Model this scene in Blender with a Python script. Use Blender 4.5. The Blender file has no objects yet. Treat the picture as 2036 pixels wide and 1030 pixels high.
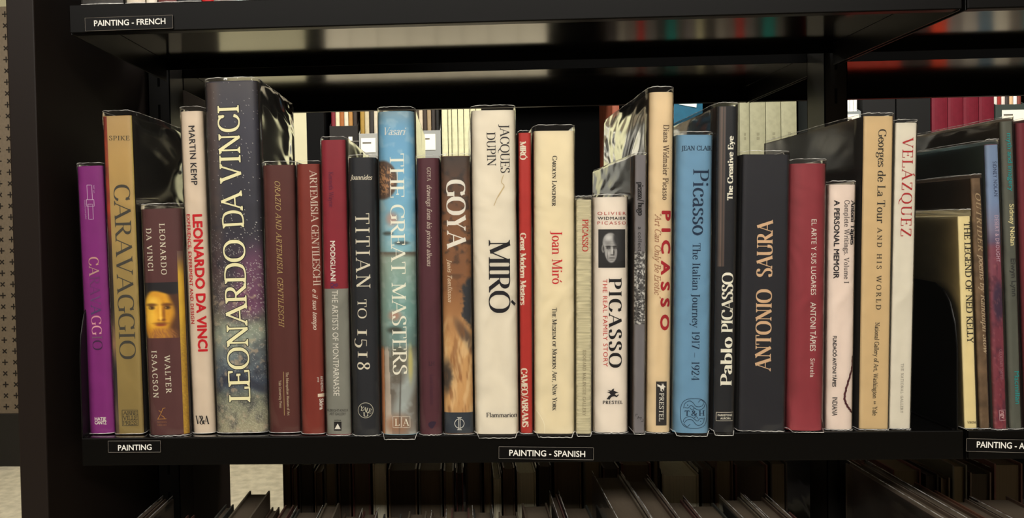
import bpy, bmesh, math, random
import numpy as np
from mathutils import Vector, Matrix
# ------------------------------------------------------------------ camera, world, lights, exposure
SC = bpy.context.scene
COL = SC.collection
W, H, F = 2036.0, 1030.0, 1450.0
YAW, PITCH, ROLL = -0.0329, 0.0210, -0.0182
PX, PY = 865.4, 483.1                       # where the lens axis meets the cropped photograph
CAM = Vector((0.3978, -0.7442, 0.2132))
_f = Vector((math.sin(YAW)*math.cos(PITCH), math.cos(YAW)*math.cos(PITCH), -math.sin(PITCH)))
_r = Vector((math.cos(YAW), -math.sin(YAW), 0.0)); _u = _r.cross(_f)
CR = _r*math.cos(ROLL) + _u*math.sin(ROLL); CU = -_r*math.sin(ROLL) + _u*math.cos(ROLL)
cd = bpy.data.cameras.new('camera'); cam = bpy.data.objects.new('camera', cd); COL.objects.link(cam)
m = Matrix((CR, CU, -_f)).transposed().to_4x4(); m.translation = CAM; cam.matrix_world = m
cd.sensor_width = 36.0; cd.lens = F*36.0/W; cd.clip_start = 0.01; cd.clip_end = 60
cd.shift_x = (W/2-PX)/W; cd.shift_y = (PY-H/2)/W
SC.camera = cam
SC.view_settings.view_transform = 'Standard'; SC.view_settings.look = 'None'
SC.view_settings.gamma = 1.0; SC.view_settings.use_curve_mapping = False
SC.view_settings.exposure = 0.0
world = bpy.data.worlds.new('world'); SC.world = world; world.use_nodes = True
bg = world.node_tree.nodes['Background']; bg.inputs[0].default_value = (1.0, 0.93, 0.84, 1); bg.inputs[1].default_value = 0.15
def area(name, loc, target, sx, sy, power, col):
    d = bpy.data.lights.new(name, 'AREA'); d.shape = 'RECTANGLE'; d.size = sx; d.size_y = sy
    d.energy = power; d.color = col
    o = bpy.data.objects.new(name, d); COL.objects.link(o); o.location = loc
    o.rotation_euler = (Vector(target)-Vector(loc)).to_track_quat('-Z', 'Y').to_euler(); return o
WARM = (1.0, 0.96, 0.89)
area('ceiling_lamp', (0.45, -1.60, 1.80), (0.45, 0.0, -0.30), 3.4, 0.40, 19, WARM)      # lamps over the reader's aisle
area('ceiling_lamp', (0.45, -2.90, 1.80), (0.45, 0.0, -0.40), 4.4, 0.60, 184, WARM)
area('ceiling_lamp', (0.75, 0.80, 1.70), (0.75, 1.42, -0.1), 3.2, 0.25, 75, WARM)        # lamp over the next aisle
area('ceiling_lamp', (-0.6, 2.60, 1.60), (-0.6, 3.0, 0.0), 2.5, 0.8, 27, WARM)
area('ceiling_lamp', (-2.2, 1.6, 1.60), (-1.6, 3.0, 0.0), 1.2, 1.2, 18, WARM)

def ray(x, y): return (_f + CR*((x-PX)/F) - CU*((y-PY)/F))
def at(x, y, Y):
    d = ray(x, y); t = (Y-CAM.y)/d.y; return CAM + d*t
def lin(c):
    out = []
    for v in c[:3]:
        v /= 255.0; out.append(v/12.92 if v <= 0.04045 else ((v+0.055)/1.055)**2.4)
    return tuple(out)+(1.0,)
# ------------------------------------------------------------------ materials
MATS = {}
def paper(c, rough=0.5, var=0.06, scale=60.0, metallic=0.0, spec=0.25, key=None, stretch=(1,1,1)):
    k = ('p', tuple(c), rough, var, scale, metallic, spec, stretch)
    if k in MATS: return MATS[k]
    mt = bpy.data.materials.new('paper'); mt.use_nodes = True; nt = mt.node_tree; b = nt.nodes['Principled BSDF']
    l = lin(c); b.inputs['Roughness'].default_value = rough; b.inputs['Metallic'].default_value = metallic
    b.inputs['Specular IOR Level'].default_value = spec
    n = nt.nodes.new('ShaderNodeTexNoise'); n.inputs['Scale'].default_value = scale; n.inputs['Detail'].default_value = 5
    tc = nt.nodes.new('ShaderNodeTexCoord'); mp = nt.nodes.new('ShaderNodeMapping'); mp.inputs['Scale'].default_value = stretch
    r = nt.nodes.new('ShaderNodeValToRGB')
    r.color_ramp.elements[0].position = .35; r.color_ramp.elements[1].position = .65
    r.color_ramp.elements[0].color = tuple(max(0, v*(1-var)) for v in l[:3])+(1,)
    r.color_ramp.elements[1].color = tuple(min(1, v*(1+var)) for v in l[:3])+(1,)
    nt.links.new(tc.outputs['Object'], mp.inputs['Vector']); nt.links.new(mp.outputs['Vector'], n.inputs['Vector'])
    nt.links.new(n.outputs['Fac'], r.inputs['Fac']); nt.links.new(r.outputs['Color'], b.inputs['Base Color'])
    MATS[k] = mt; return mt
def ink(c, rough=0.5, metallic=0.0):
    k = ('i', tuple(c), rough, metallic)
    if k in MATS: return MATS[k]
    mt = bpy.data.materials.new('ink'); mt.use_nodes = True; b = mt.node_tree.nodes['Principled BSDF']
    b.inputs['Base Color'].default_value = lin(c); b.inputs['Roughness'].default_value = rough; b.inputs['Metallic'].default_value = metallic; b.inputs['Specular IOR Level'].default_value = .2
    MATS[k] = mt; return mt
def printed(rough=0.45):
    k = ('print', rough)
    if k in MATS: return MATS[k]
    mt = bpy.data.materials.new('printed_picture'); mt.use_nodes = True; nt = mt.node_tree; b = nt.nodes['Principled BSDF']
    a = nt.nodes.new('ShaderNodeAttribute'); a.attribute_name = 'Col'; nt.links.new(a.outputs['Color'], b.inputs['Base Color'])
    b.inputs['Roughness'].default_value = rough; MATS[k] = mt; return mt
def enamel(c=(13,12,12), rough=0.3, spec=0.5, bump=0.02, coat=0.0):
    k = ('e', tuple(c), rough, spec, bump, coat)
    if k in MATS: return MATS[k]
    mt = bpy.data.materials.new('black_enamel'); mt.use_nodes = True; nt = mt.node_tree; b = nt.nodes['Principled BSDF']
    b.inputs['Base Color'].default_value = lin(c); b.inputs['Roughness'].default_value = rough
    b.inputs['Specular IOR Level'].default_value = spec
    b.inputs['Coat Weight'].default_value = coat; b.inputs['Coat Roughness'].default_value = rough*.8
    n = nt.nodes.new('ShaderNodeTexNoise'); n.inputs['Scale'].default_value = 9; tc = nt.nodes.new('ShaderNodeTexCoord')
    bp = nt.nodes.new('ShaderNodeBump'); bp.inputs['Strength'].default_value = bump; bp.inputs['Distance'].default_value = 0.01
    nt.links.new(tc.outputs['Object'], n.inputs['Vector']); nt.links.new(n.outputs['Fac'], bp.inputs['Height']); nt.links.new(bp.outputs['Normal'], b.inputs['Normal'])
    MATS[k] = mt; return mt
def film(strength=0.25, scale=7.0, haze=0.03, boost=1.0, ior=1.45):
    k = ('f', strength, scale, haze, boost, ior)
    if k in MATS: return MATS[k]
    mt = bpy.data.materials.new('clear_film'); mt.use_nodes = True; nt = mt.node_tree; nt.nodes.clear()
    o = nt.nodes.new('ShaderNodeOutputMaterial'); tr = nt.nodes.new('ShaderNodeBsdfTransparent'); tr.inputs[0].default_value = (.955,.95,.94,1)
    gl = nt.nodes.new('ShaderNodeBsdfGlossy'); gl.inputs['Roughness'].default_value = 0.09; gl.inputs[0].default_value = (1,1,1,1)
    df = nt.nodes.new('ShaderNodeBsdfDiffuse'); df.inputs[0].default_value = (.8,.78,.74,1)
    fr = nt.nodes.new('ShaderNodeFresnel'); fr.inputs[0].default_value = ior
    mu = nt.nodes.new('ShaderNodeMath'); mu.operation = 'MULTIPLY'; mu.inputs[1].default_value = boost; mu.use_clamp = True
    n = nt.nodes.new('ShaderNodeTexNoise'); n.inputs['Scale'].default_value = scale; n.inputs['Detail'].default_value = 2; n.inputs['Distortion'].default_value = 1.8
    tc = nt.nodes.new('ShaderNodeTexCoord'); mp = nt.nodes.new('ShaderNodeMapping'); mp.inputs['Scale'].default_value = (1,.38,1)
    bp = nt.nodes.new('ShaderNodeBump'); bp.inputs['Strength'].default_value = strength; bp.inputs['Distance'].default_value = 0.01
    m1 = nt.nodes.new('ShaderNodeMixShader'); m2 = nt.nodes.new('ShaderNodeMixShader'); m2.inputs[0].default_value = haze
    L = nt.links.new
    L(tc.outputs['Object'], mp.inputs['Vector']); L(mp.outputs['Vector'], n.inputs['Vector']); L(n.outputs['Fac'], bp.inputs['Height'])
    L(bp.outputs['Normal'], gl.inputs['Normal']); L(bp.outputs['Normal'], fr.inputs['Normal']); L(fr.outputs[0], mu.inputs[0])
    L(mu.outputs[0], m1.inputs[0]); L(tr.outputs[0], m1.inputs[1]); L(gl.outputs[0], m1.inputs[2])
    L(m1.outputs[0], m2.inputs[1]); L(df.outputs[0], m2.inputs[2]); L(m2.outputs[0], o.inputs[0])
    MATS[k] = mt; return mt
def film_edge():
    k = 'edge'
    if k in MATS: return MATS[k]
    mt = bpy.data.materials.new('film_edge'); mt.use_nodes = True; nt = mt.node_tree; nt.nodes.clear()
    o = nt.nodes.new('ShaderNodeOutputMaterial'); tr = nt.nodes.new('ShaderNodeBsdfTransparent')
    p = nt.nodes.new('ShaderNodeBsdfPrincipled'); p.inputs['Base Color'].default_value = (.85,.84,.8,1); p.inputs['Roughness'].default_value = .15
    n = nt.nodes.new('ShaderNodeTexNoise'); n.inputs['Scale'].default_value = 90; tc = nt.nodes.new('ShaderNodeTexCoord')
    r = nt.nodes.new('ShaderNodeMapRange'); r.inputs[1].default_value = .35; r.inputs[2].default_value = .65; r.inputs[3].default_value = .1; r.inputs[4].default_value = .75
    mx = nt.nodes.new('ShaderNodeMixShader'); L = nt.links.new
    L(tc.outputs['Object'], n.inputs['Vector']); L(n.outputs['Fac'], r.inputs[0]); L(r.outputs[0], mx.inputs[0])
    L(tr.outputs[0], mx.inputs[1]); L(p.outputs[0], mx.inputs[2]); L(mx.outputs[0], o.inputs[0])
    MATS[k] = mt; return mt
# ------------------------------------------------------------------ mesh helpers
def mesh_obj(name, verts, faces, mats, parent=None, fm=None, smooth=False, cols=None, loc=None):
    me = bpy.data.meshes.new(name); me.from_pydata([tuple(v) for v in verts], [], faces)
    if not isinstance(mats, (list, tuple)): mats = [mats]
    for q in mats: me.materials.append(q)
    if fm is not None: me.polygons.foreach_set('material_index', list(fm))
    if smooth: me.polygons.foreach_set('use_smooth', [True]*len(me.polygons))
    if cols is not None:
        a = me.color_attributes.new('Col', 'FLOAT_COLOR', 'POINT'); a.data.foreach_set('color', np.asarray(cols, dtype=np.float32).ravel())
    me.update()
    o = bpy.data.objects.new(name, me); COL.objects.link(o)
    if parent is not None: o.parent = parent
    if loc is not None: o.location = loc
    return o
def empty(name, loc, label, cat, group=None, rot=(0,0,0)):
    o = bpy.data.objects.new(name, None); COL.objects.link(o); o.location = loc; o.rotation_euler = rot; o.empty_display_size = .02
    return tag(o, label, cat, group)
def tag(o, label=None, cat=None, group=None, kind=None):
    if label: o['label'] = label
    if cat: o['category'] = cat
    if group: o['group'] = group
    if kind: o['kind'] = kind
    return o
class MB:
    def __init__(s): s.v = []; s.f = []; s.m = []
    def add(s, vs, fs, mi=0):
        b = len(s.v); s.v += [tuple(v) for v in vs]; s.f += [tuple(i+b for i in f) for f in fs]; s.m += [mi]*len(fs)
    def box(s, x0, x1, y0, y1, z0, z1, mi=0, bev=0.0):
        if bev:
            bm = bmesh.new(); r = bmesh.ops.create_cube(bm, size=1)
            for v in bm.verts: v.co = Vector(((x0+x1)/2+v.co.x*(x1-x0), (y0+y1)/2+v.co.y*(y1-y0), (z0+z1)/2+v.co.z*(z1-z0)))
            bmesh.ops.bevel(bm, geom=bm.edges[:], offset=bev, segments=2, affect='EDGES', profile=.5)
            bm.verts.index_update(); s.add([v.co for v in bm.verts], [[v.index for v in f.verts] for f in bm.faces], mi); bm.free(); return s
        v = [(x,y,z) for z in (z0,z1) for y in (y0,y1) for x in (x0,x1)]
        s.add(v, [(0,2,3,1),(4,5,7,6),(0,1,5,4),(2,6,7,3),(0,4,6,2),(1,3,7,5)], mi); return s
    def prism(s, poly, axis, a, b, mi=0):           # poly in the two other axes, extruded along axis from a to b
        n = len(poly)
        def P(p, t): return {'x': (t,p[0],p[1]), 'y': (p[0],t,p[1]), 'z': (p[0],p[1],t)}[axis]
        s.add([P(p,a) for p in poly]+[P(p,b) for p in poly], [tuple(range(n))[::-1], tuple(range(n,2*n))]+[(i,(i+1)%n,n+(i+1)%n,n+i) for i in range(n)], mi); return s
    def tube(s, pts, r, n=5, mi=0):
        pts = [Vector(p) for p in pts]; rings = []
        for i, p in enumerate(pts):
            d = (pts[min(i+1,len(pts)-1)]-pts[max(i-1,0)]).normalized()
            a = d.cross(Vector((.13,.97,.21))).normalized(); b = d.cross(a)
            rings.append([p+(a*math.cos(2*math.pi*k/n)+b*math.sin(2*math.pi*k/n))*r for k in range(n)])
        v = [q for R_ in rings for q in R_]
        s.add(v, [(i*n+k, i*n+(k+1)%n, (i+1)*n+(k+1)%n, (i+1)*n+k) for i in range(len(pts)-1) for k in range(n)], mi); return s
    def build(s, name, mats, parent=None, smooth=False, loc=None): return mesh_obj(name, s.v, s.f, mats, parent, s.m, smooth, None, loc)
# ------------------------------------------------------------------ lettering: a drawn roman (serif) alphabet and the built-in sans
# strokes: v thick line, h thin line, c curve (contrast by direction), s foot/head serif (x, y, half length), b beak, o dot
XH = .64
G = {
'A': (.76, 'h .05 0 .37 1;v .36 1 .68 0;h .16 .35 .56 .35;s .05 0 .1;s .68 0 .12'),
'B': (.64, 'v .14 0 .14 1;c .14 .98 .32 .98 .46 .92 .5 .76 .44 .6 .3 .54 .14 .54;c .14 .53 .34 .53 .5 .46 .56 .27 .5 .09 .34 .02 .14 .02;s .1 0 .1;s .1 1 .1'),
'C': (.72, 'c .64 .74 .6 .88 .44 .98 .26 .95 .13 .78 .09 .5 .13 .22 .26 .05 .46 .01 .6 .1 .67 .26;b .65 .7 .98'),
'D': (.76, 'v .14 0 .14 1;c .14 .98 .4 .97 .6 .85 .68 .5 .6 .15 .4 .03 .14 .02;s .1 0 .1;s .1 1 .1'),
'E': (.6, 'v .14 0 .14 1;h .14 .98 .52 .98;h .14 .52 .42 .52;h .14 .02 .54 .02;b .53 .78 1;b .56 0 .24;b .43 .42 .62;s .1 0 .1;s .1 1 .1'),
'F': (.56, 'v .14 0 .14 1;h .14 .98 .52 .98;h .14 .5 .42 .5;b .53 .78 1;b .43 .4 .6;s .14 0 .13;s .1 1 .1'),
'G': (.76, 'c .66 .76 .6 .9 .44 .98 .26 .95 .13 .78 .09 .5 .13 .22 .26 .05 .46 .01 .64 .08;v .66 .04 .66 .42;s .66 .42 .13;b .66 .74 .98'),
'H': (.8, 'v .15 0 .15 1;v .65 0 .65 1;h .15 .51 .65 .51;s .15 0 .13;s .15 1 .13;s .65 0 .13;s .65 1 .13'),
'I': (.34, 'v .17 0 .17 1;s .17 0 .14;s .17 1 .14'),
'J': (.36, 'v .2 1 .2 .1;c .2 .12 .19 -.08 .1 -.17 -.02 -.16;s .2 1 .14'),
'K': (.74, 'v .15 0 .15 1;h .6 1 .2 .45;v .28 .58 .64 0;s .15 0 .13;s .15 1 .13;s .6 1 .11;s .66 0 .11'),
'L': (.58, 'v .15 0 .15 1;h .15 .02 .52 .02;b .54 0 .26;s .11 0 .1;s .15 1 .13'),
'M': (.92, 'h .15 0 .15 1;v .15 1 .46 .06;h .46 .06 .77 1;v .78 1 .78 0;s .13 0 .11;s .12 1 .1;s .78 0 .13;s .8 1 .1'),
'N': (.8, 'h .15 0 .15 1;v .14 1 .66 .02;h .66 0 .66 1;s .15 0 .12;s .1 1 .1;s .66 1 .12'),
'O': (.82, 'c .41 .99 .22 .92 .1 .72 .08 .5 .1 .28 .22 .08 .41 .01 .6 .08 .72 .28 .74 .5 .72 .72 .6 .92 .41 .99'),
'P': (.6, 'v .14 0 .14 1;c .14 .98 .34 .98 .48 .9 .53 .73 .48 .56 .34 .47 .14 .47;s .14 0 .13;s .1 1 .1'),
'Q': (.82, 'c .41 .99 .22 .92 .1 .72 .08 .5 .1 .28 .22 .08 .41 .01 .6 .08 .72 .28 .74 .5 .72 .72 .6 .92 .41 .99;c .4 .02 .5 -.12 .64 -.22 .84 -.24'),
'R': (.7, 'v .14 0 .14 1;c .14 .98 .34 .98 .48 .91 .52 .75 .47 .6 .34 .51 .14 .51;v .32 .5 .6 .03;s .14 0 .13;s .1 1 .1;s .65 0 .09'),
'S': (.56, 'c .45 .8 .4 .94 .27 .99 .15 .93 .1 .8 .14 .66 .27 .56 .4 .46 .47 .32 .46 .14 .36 .03 .24 .01 .13 .07 .08 .22;b .46 .76 .98;b .08 0 .24'),
'T': (.66, 'v .33 0 .33 1;h .06 .98 .6 .98;b .06 .76 1;b .6 .76 1;s .33 0 .14'),
'U': (.76, 'v .15 1 .15 .3;c .15 .32 .17 .14 .26 .03 .38 .01 .52 .05 .6 .16 .61 .32;h .61 .3 .61 1;s .15 1 .13;s .61 1 .12'),
'V': (.74, 'v .1 1 .38 0;h .38 0 .66 1;s .1 1 .12;s .66 1 .11'),
'W': (1.08, 'v .1 1 .33 0;h .33 0 .55 1;v .53 1 .77 0;h .77 0 1.0 1;s .1 1 .12;s .52 1 .1;s 1 1 .1'),
'X': (.72, 'v .12 1 .6 0;h .1 0 .6 1;s .12 1 .12;s .6 0 .12;s .1 0 .1;s .6 1 .1'),
'Y': (.7, 'v .1 1 .35 .46;h .35 .46 .6 1;v .35 0 .35 .48;s .1 1 .12;s .6 1 .1;s .35 0 .14'),
'Z': (.66, 'h .1 .98 .56 .98;v .56 .98 .1 .02;h .1 .02 .58 .02;b .1 .76 1;b .58 0 .24'),
'a': (.5, 'c .1 .5 .14 .6 .25 .64 .35 .58 .37 .46;v .37 .48 .37 .08;c .37 .08 .4 .01 .48 .04;c .37 .38 .2 .33 .1 .24 .09 .13 .16 .02 .26 .03 .37 .13'),
'b': (.56, 'v .12 0 .12 1.02;c .12 .5 .2 .6 .32 .64 .44 .54 .48 .32 .42 .1 .3 .01 .2 .02 .12 .1;s .08 1.02 .06'),
'c': (.48, 'c .42 .5 .36 .61 .26 .64 .14 .56 .08 .34 .12 .12 .24 .01 .36 .04 .44 .14;o .39 .51'),
'd': (.58, 'v .44 0 .44 1.02;c .44 .54 .34 .63 .24 .64 .12 .52 .08 .3 .13 .08 .25 .01 .36 .04 .44 .14;s .4 1.02 .06;s .49 0 .06'),
'e': (.48, 'c .09 .37 .42 .37 .4 .53 .28 .64 .15 .57 .08 .34 .12 .12 .25 .01 .37 .04 .44 .15'),
'f': (.34, 'v .15 0 .15 .8;c .15 .78 .17 .94 .27 1.02 .37 .98;h .04 .61 .3 .61;s .15 0 .12;o .36 .93'),
'g': (.54, 'c .25 .64 .13 .57 .1 .44 .14 .3 .25 .24 .37 .3 .4 .44 .36 .57 .25 .64;c .37 .58 .44 .64 .52 .63;c .18 .27 .1 .18 .14 .09 .3 .06 .44 .02 .47 -.1 .38 -.24 .22 -.28 .08 -.2 .08 -.08 .18 .04'),
'h': (.6, 'v .13 0 .13 1.02;c .13 .5 .24 .61 .36 .64 .44 .56 .46 .42;v .46 .44 .46 0;s .13 0 .12;s .46 0 .12;s .09 1.02 .06'),
'i': (.3, 'v .15 0 .15 .64;s .15 0 .12;s .11 .64 .06;o .15 .9'),
'j': (.3, 'v .15 .64 .15 -.08;c .15 -.06 .12 -.22 .02 -.28;s .11 .64 .06;o .15 .9'),
'k': (.56, 'v .13 0 .13 1.02;h .42 .62 .16 .3;v .24 .4 .48 0;s .13 0 .12;s .5 0 .08;s .42 .62 .08;s .09 1.02 .06'),
'l': (.3, 'v .15 0 .15 1.02;s .15 0 .12;s .11 1.02 .06'),
'm': (.9, 'v .13 0 .13 .64;c .13 .5 .24 .61 .34 .64 .42 .56 .44 .42;v .44 .44 .44 0;c .44 .5 .56 .61 .66 .64 .74 .56 .76 .42;v .76 .44 .76 0;s .13 0 .12;s .44 0 .12;s .76 0 .12;s .09 .64 .06'),
'n': (.6, 'v .13 0 .13 .64;c .13 .5 .24 .61 .36 .64 .44 .56 .46 .42;v .46 .44 .46 0;s .13 0 .12;s .46 0 .12;s .09 .64 .06'),
'o': (.54, 'c .27 .64 .15 .57 .09 .43 .08 .32 .1 .2 .16 .07 .27 .01 .38 .07 .44 .2 .46 .32 .44 .43 .38 .57 .27 .64'),
'p': (.58, 'v .13 -.28 .13 .64;c .13 .5 .22 .6 .34 .64 .46 .54 .5 .32 .44 .1 .32 .01 .22 .02 .13 .1;s .13 -.28 .12;s .09 .64 .06'),
'q': (.58, 'v .44 -.28 .44 .64;c .44 .54 .34 .63 .24 .64 .12 .52 .08 .3 .13 .08 .25 .01 .36 .04 .44 .14;s .44 -.28 .12'),
'r': (.42, 'v .13 0 .13 .64;c .13 .46 .2 .58 .3 .64 .36 .6;s .13 0 .12;s .09 .64 .06;o .35 .57'),
's': (.42, 'c .34 .52 .3 .61 .2 .64 .11 .59 .09 .49 .14 .4 .22 .35 .32 .28 .35 .17 .3 .05 .2 .01 .11 .05 .07 .15'),
't': (.36, 'v .14 .82 .14 .12;c .14 .14 .17 .02 .25 .01 .32 .08;h .03 .61 .3 .61'),
'u': (.6, 'v .13 .64 .13 .2;c .13 .22 .15 .06 .25 .01 .36 .05 .45 .15;v .45 .64 .45 0;s .09 .64 .06;s .41 .64 .06;s .49 0 .06'),
'v': (.54, 'v .08 .64 .28 0;h .28 0 .46 .64;s .08 .64 .09;s .46 .64 .08'),
'w': (.8, 'v .08 .64 .25 0;h .25 0 .41 .64;v .4 .64 .57 0;h .57 0 .73 .64;s .08 .64 .09;s .4 .64 .07;s .73 .64 .08'),
'x': (.52, 'v .1 .64 .44 0;h .08 0 .42 .64;s .1 .64 .08;s .44 0 .08;s .08 0 .07;s .42 .64 .07'),
'y': (.54, 'v .08 .64 .28 .04;h .46 .64 .2 -.2;c .22 -.18 .14 -.3 .04 -.26;s .08 .64 .09;s .46 .64 .08'),
'z': (.48, 'h .08 .62 .4 .62;v .4 .62 .08 .02;h .08 .02 .42 .02;b .08 .48 .64;b .42 0 .15'),
'0': (.56, 'c .28 .99 .12 .85 .08 .5 .12 .15 .28 .01 .44 .15 .48 .5 .44 .85 .28 .99'),
'1': (.4, 'v .2 0 .2 1;s .2 0 .14;h .2 1 .08 .9'),
'2': (.54, 'c .09 .78 .15 .94 .28 .99 .42 .9 .44 .72 .34 .48 .08 .05;v .08 .05 .46 .05;b .47 .02 .2'),
'4': (.58, 'v .4 0 .4 1;h .4 1 .06 .3;h .06 .3 .54 .3;s .4 0 .13'),
'5': (.52, 'h .14 .98 .44 .98;h .14 .98 .12 .58;c .12 .58 .3 .6 .43 .48 .45 .28 .36 .06 .2 .01 .07 .08'),
'7': (.52, 'h .07 .96 .48 .96;v .47 .96 .2 0;b .07 .76 .98'),
'8': (.56, 'c .28 .99 .15 .92 .12 .78 .2 .62 .36 .48 .46 .32 .44 .1 .28 .01 .12 .1 .1 .3 .2 .47 .36 .6 .44 .76 .41 .92 .28 .99'),
'9': (.54, 'c .27 .99 .12 .9 .08 .7 .13 .5 .26 .42 .4 .5 .46 .68 .41 .9 .27 .99;c .46 .68 .44 .4 .34 .15 .14 0'),
'&': (.8, 'c .68 .46 .6 .2 .42 .03 .24 .01 .1 .12 .1 .3 .24 .46 .42 .62 .46 .8 .36 .97 .25 .97 .18 .84 .24 .66 .42 .34 .6 .08 .76 .02;h .58 .46 .78 .46'),
'.': (.24, 'o .12 .05'), ',': (.24, 'o .12 .05;h .15 .04 .06 -.16'), '-': (.36, 'v .05 .36 .3 .36'), '\u2013': (.6, 'h .05 .36 .55 .36'),
'/': (.4, 'h .04 -.1 .36 1.1'), '\u201c': (.36, 'o .1 .86;h .08 .9 .16 1.06;o .24 .86;h .22 .9 .3 1.06'), '\u201d': (.36, 'o .12 .98;h .14 .96 .06 .8;o .26 .98;h .28 .96 .2 .8'),
' ': (.34, ''),
}
ACC = {'\u00c1': ('A', .37, 1.14), '\u00d3': ('O', .44, 1.14), '\u00f3': ('o', .27, .84), '\u00c0': ('A', .37, 1.14), '\u00e0': ('a', .25, .84)}
def catmull(P, n=7):
    P = [np.array(p, float) for p in P]; closed = np.allclose(P[0], P[-1]) and len(P) > 3
    out = []
    for i in range(len(P)-1):
        p0 = P[i-1] if i > 0 else (P[-2] if closed else 2*P[0]-P[1]); p3 = P[i+2] if i+2 < len(P) else (P[1] if closed else 2*P[-1]-P[-2])
        p1, p2 = P[i], P[i+1]
        for k in range(n):
            t = k/n; out.append(.5*((2*p1)+(-p0+p2)*t+(2*p0-5*p1+4*p2-p3)*t*t+(-p0+3*p1-3*p2+p3)*t**3))
    out.append(P[-1]); return out, closed
def strip(pts, wid, closed=False):
    n = len(pts); v = []; f = []
    for i, p in enumerate(pts):
        if closed and i in (0, n-1): d = pts[1]-pts[n-2]
        else: d = pts[min(i+1, n-1)]-pts[max(i-1, 0)]
        d = d/(np.linalg.norm(d)+1e-9); nn = np.array([-d[1], d[0]]); w = wid(d)/2
        v += [p+nn*w, p-nn*w]
    for i in range(n-1): f.append((2*i, 2*i+1, 2*i+3, 2*i+2))
    return v, f
def glyph(ch, T, t, serif):
    base = ACC[ch][0] if ch in ACC else ch
    adv, spec = G.get(base, G['-']); V = []; Fc = []; LY = []
    def put(v, f):
        b = len(V); LY.extend([(LY[-1]+1) if LY else 0]*len(v)); V.extend(v); Fc.extend([tuple(i+b for i in q) for q in f])
    for st in spec.split(';'):
        if not st.strip(): continue
        k, *a = st.split(); a = [float(q) for q in a]
        if k in 'vh':
            p, q = np.array(a[:2]), np.array(a[2:]); w = T if k == 'v' else t
            put(*strip([p+(q-p)*i/6 for i in range(7)], lambda d: w*(1.0 if abs(d[1]) > .97 or k == 'h' else 1.08)))
        elif k == 'c':
            P, cl = catmull(list(zip(a[::2], a[1::2]))); put(*strip(P, lambda d: t+(T*1.06-t)*abs(d[1])**1.6, cl))
        elif k == 's' and serif:
            x, y, l = a; y0 = y+(t/2 if y < .3 else -t/2)
            put(*strip([np.array((x-l+2*l*i/4, y0)) for i in range(5)], lambda d: t*.95))
            e = t if y < .3 else -t; hw = min(l, T)
            put([np.array((x-hw*.8, y0)), np.array((x+hw*.8, y0)), np.array((x+hw*.5, y0+e*1.3)), np.array((x-hw*.5, y0+e*1.3))], [(0,1,2,3)])
        elif k == 'b' and serif:
            x, y0, y1 = a; put([np.array((x-t*.5, y0)), np.array((x+t*.5, y0)), np.array((x+t*.5, y1)), np.array((x-t*.9, y1))], [(0,1,2,3)])
        elif k == 'o':
            r = max(T*.62, .05); c = np.array(a); put([c]+[c+r*np.array((math.cos(q*math.pi/4), math.sin(q*math.pi/4))) for q in range(8)], [(0, 1+q, 1+(q+1) % 8) for q in range(8)])
    if ch in ACC:
        x, y = ACC[ch][1:]; s = -1 if ch in '\u00c0\u00e0' else 1
        put(*strip([np.array((x-.06*s, y-.08)), np.array((x+.08*s, y+.1))], lambda d: T*.75))
    return adv, V, Fc, LY
_SANS = {}
def sans_mesh(text, off, sp):
    k = (text, off, sp)
    if k in _SANS: return _SANS[k]
    cu = bpy.data.curves.new('t', 'FONT'); cu.body = text; cu.size = 1; cu.offset = off; cu.space_character = sp; cu.resolution_u = 3
    o = bpy.data.objects.new('t', cu); COL.objects.link(o); dg = bpy.context.evaluated_depsgraph_get(); dg.update()
    me = bpy.data.meshes.new_from_object(o.evaluated_get(dg)); bm = bmesh.new(); bm.from_mesh(me)
    bm.verts.index_update(); V = [np.array((v.co.x, v.co.y)) for v in bm.verts]; Fc = [tuple(v.index for v in f.verts) for f in bm.faces]
    bm.free(); bpy.data.objects.remove(o); bpy.data.curves.remove(cu); bpy.data.meshes.remove(me)
    _SANS[k] = (V, Fc); return V, Fc
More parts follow.
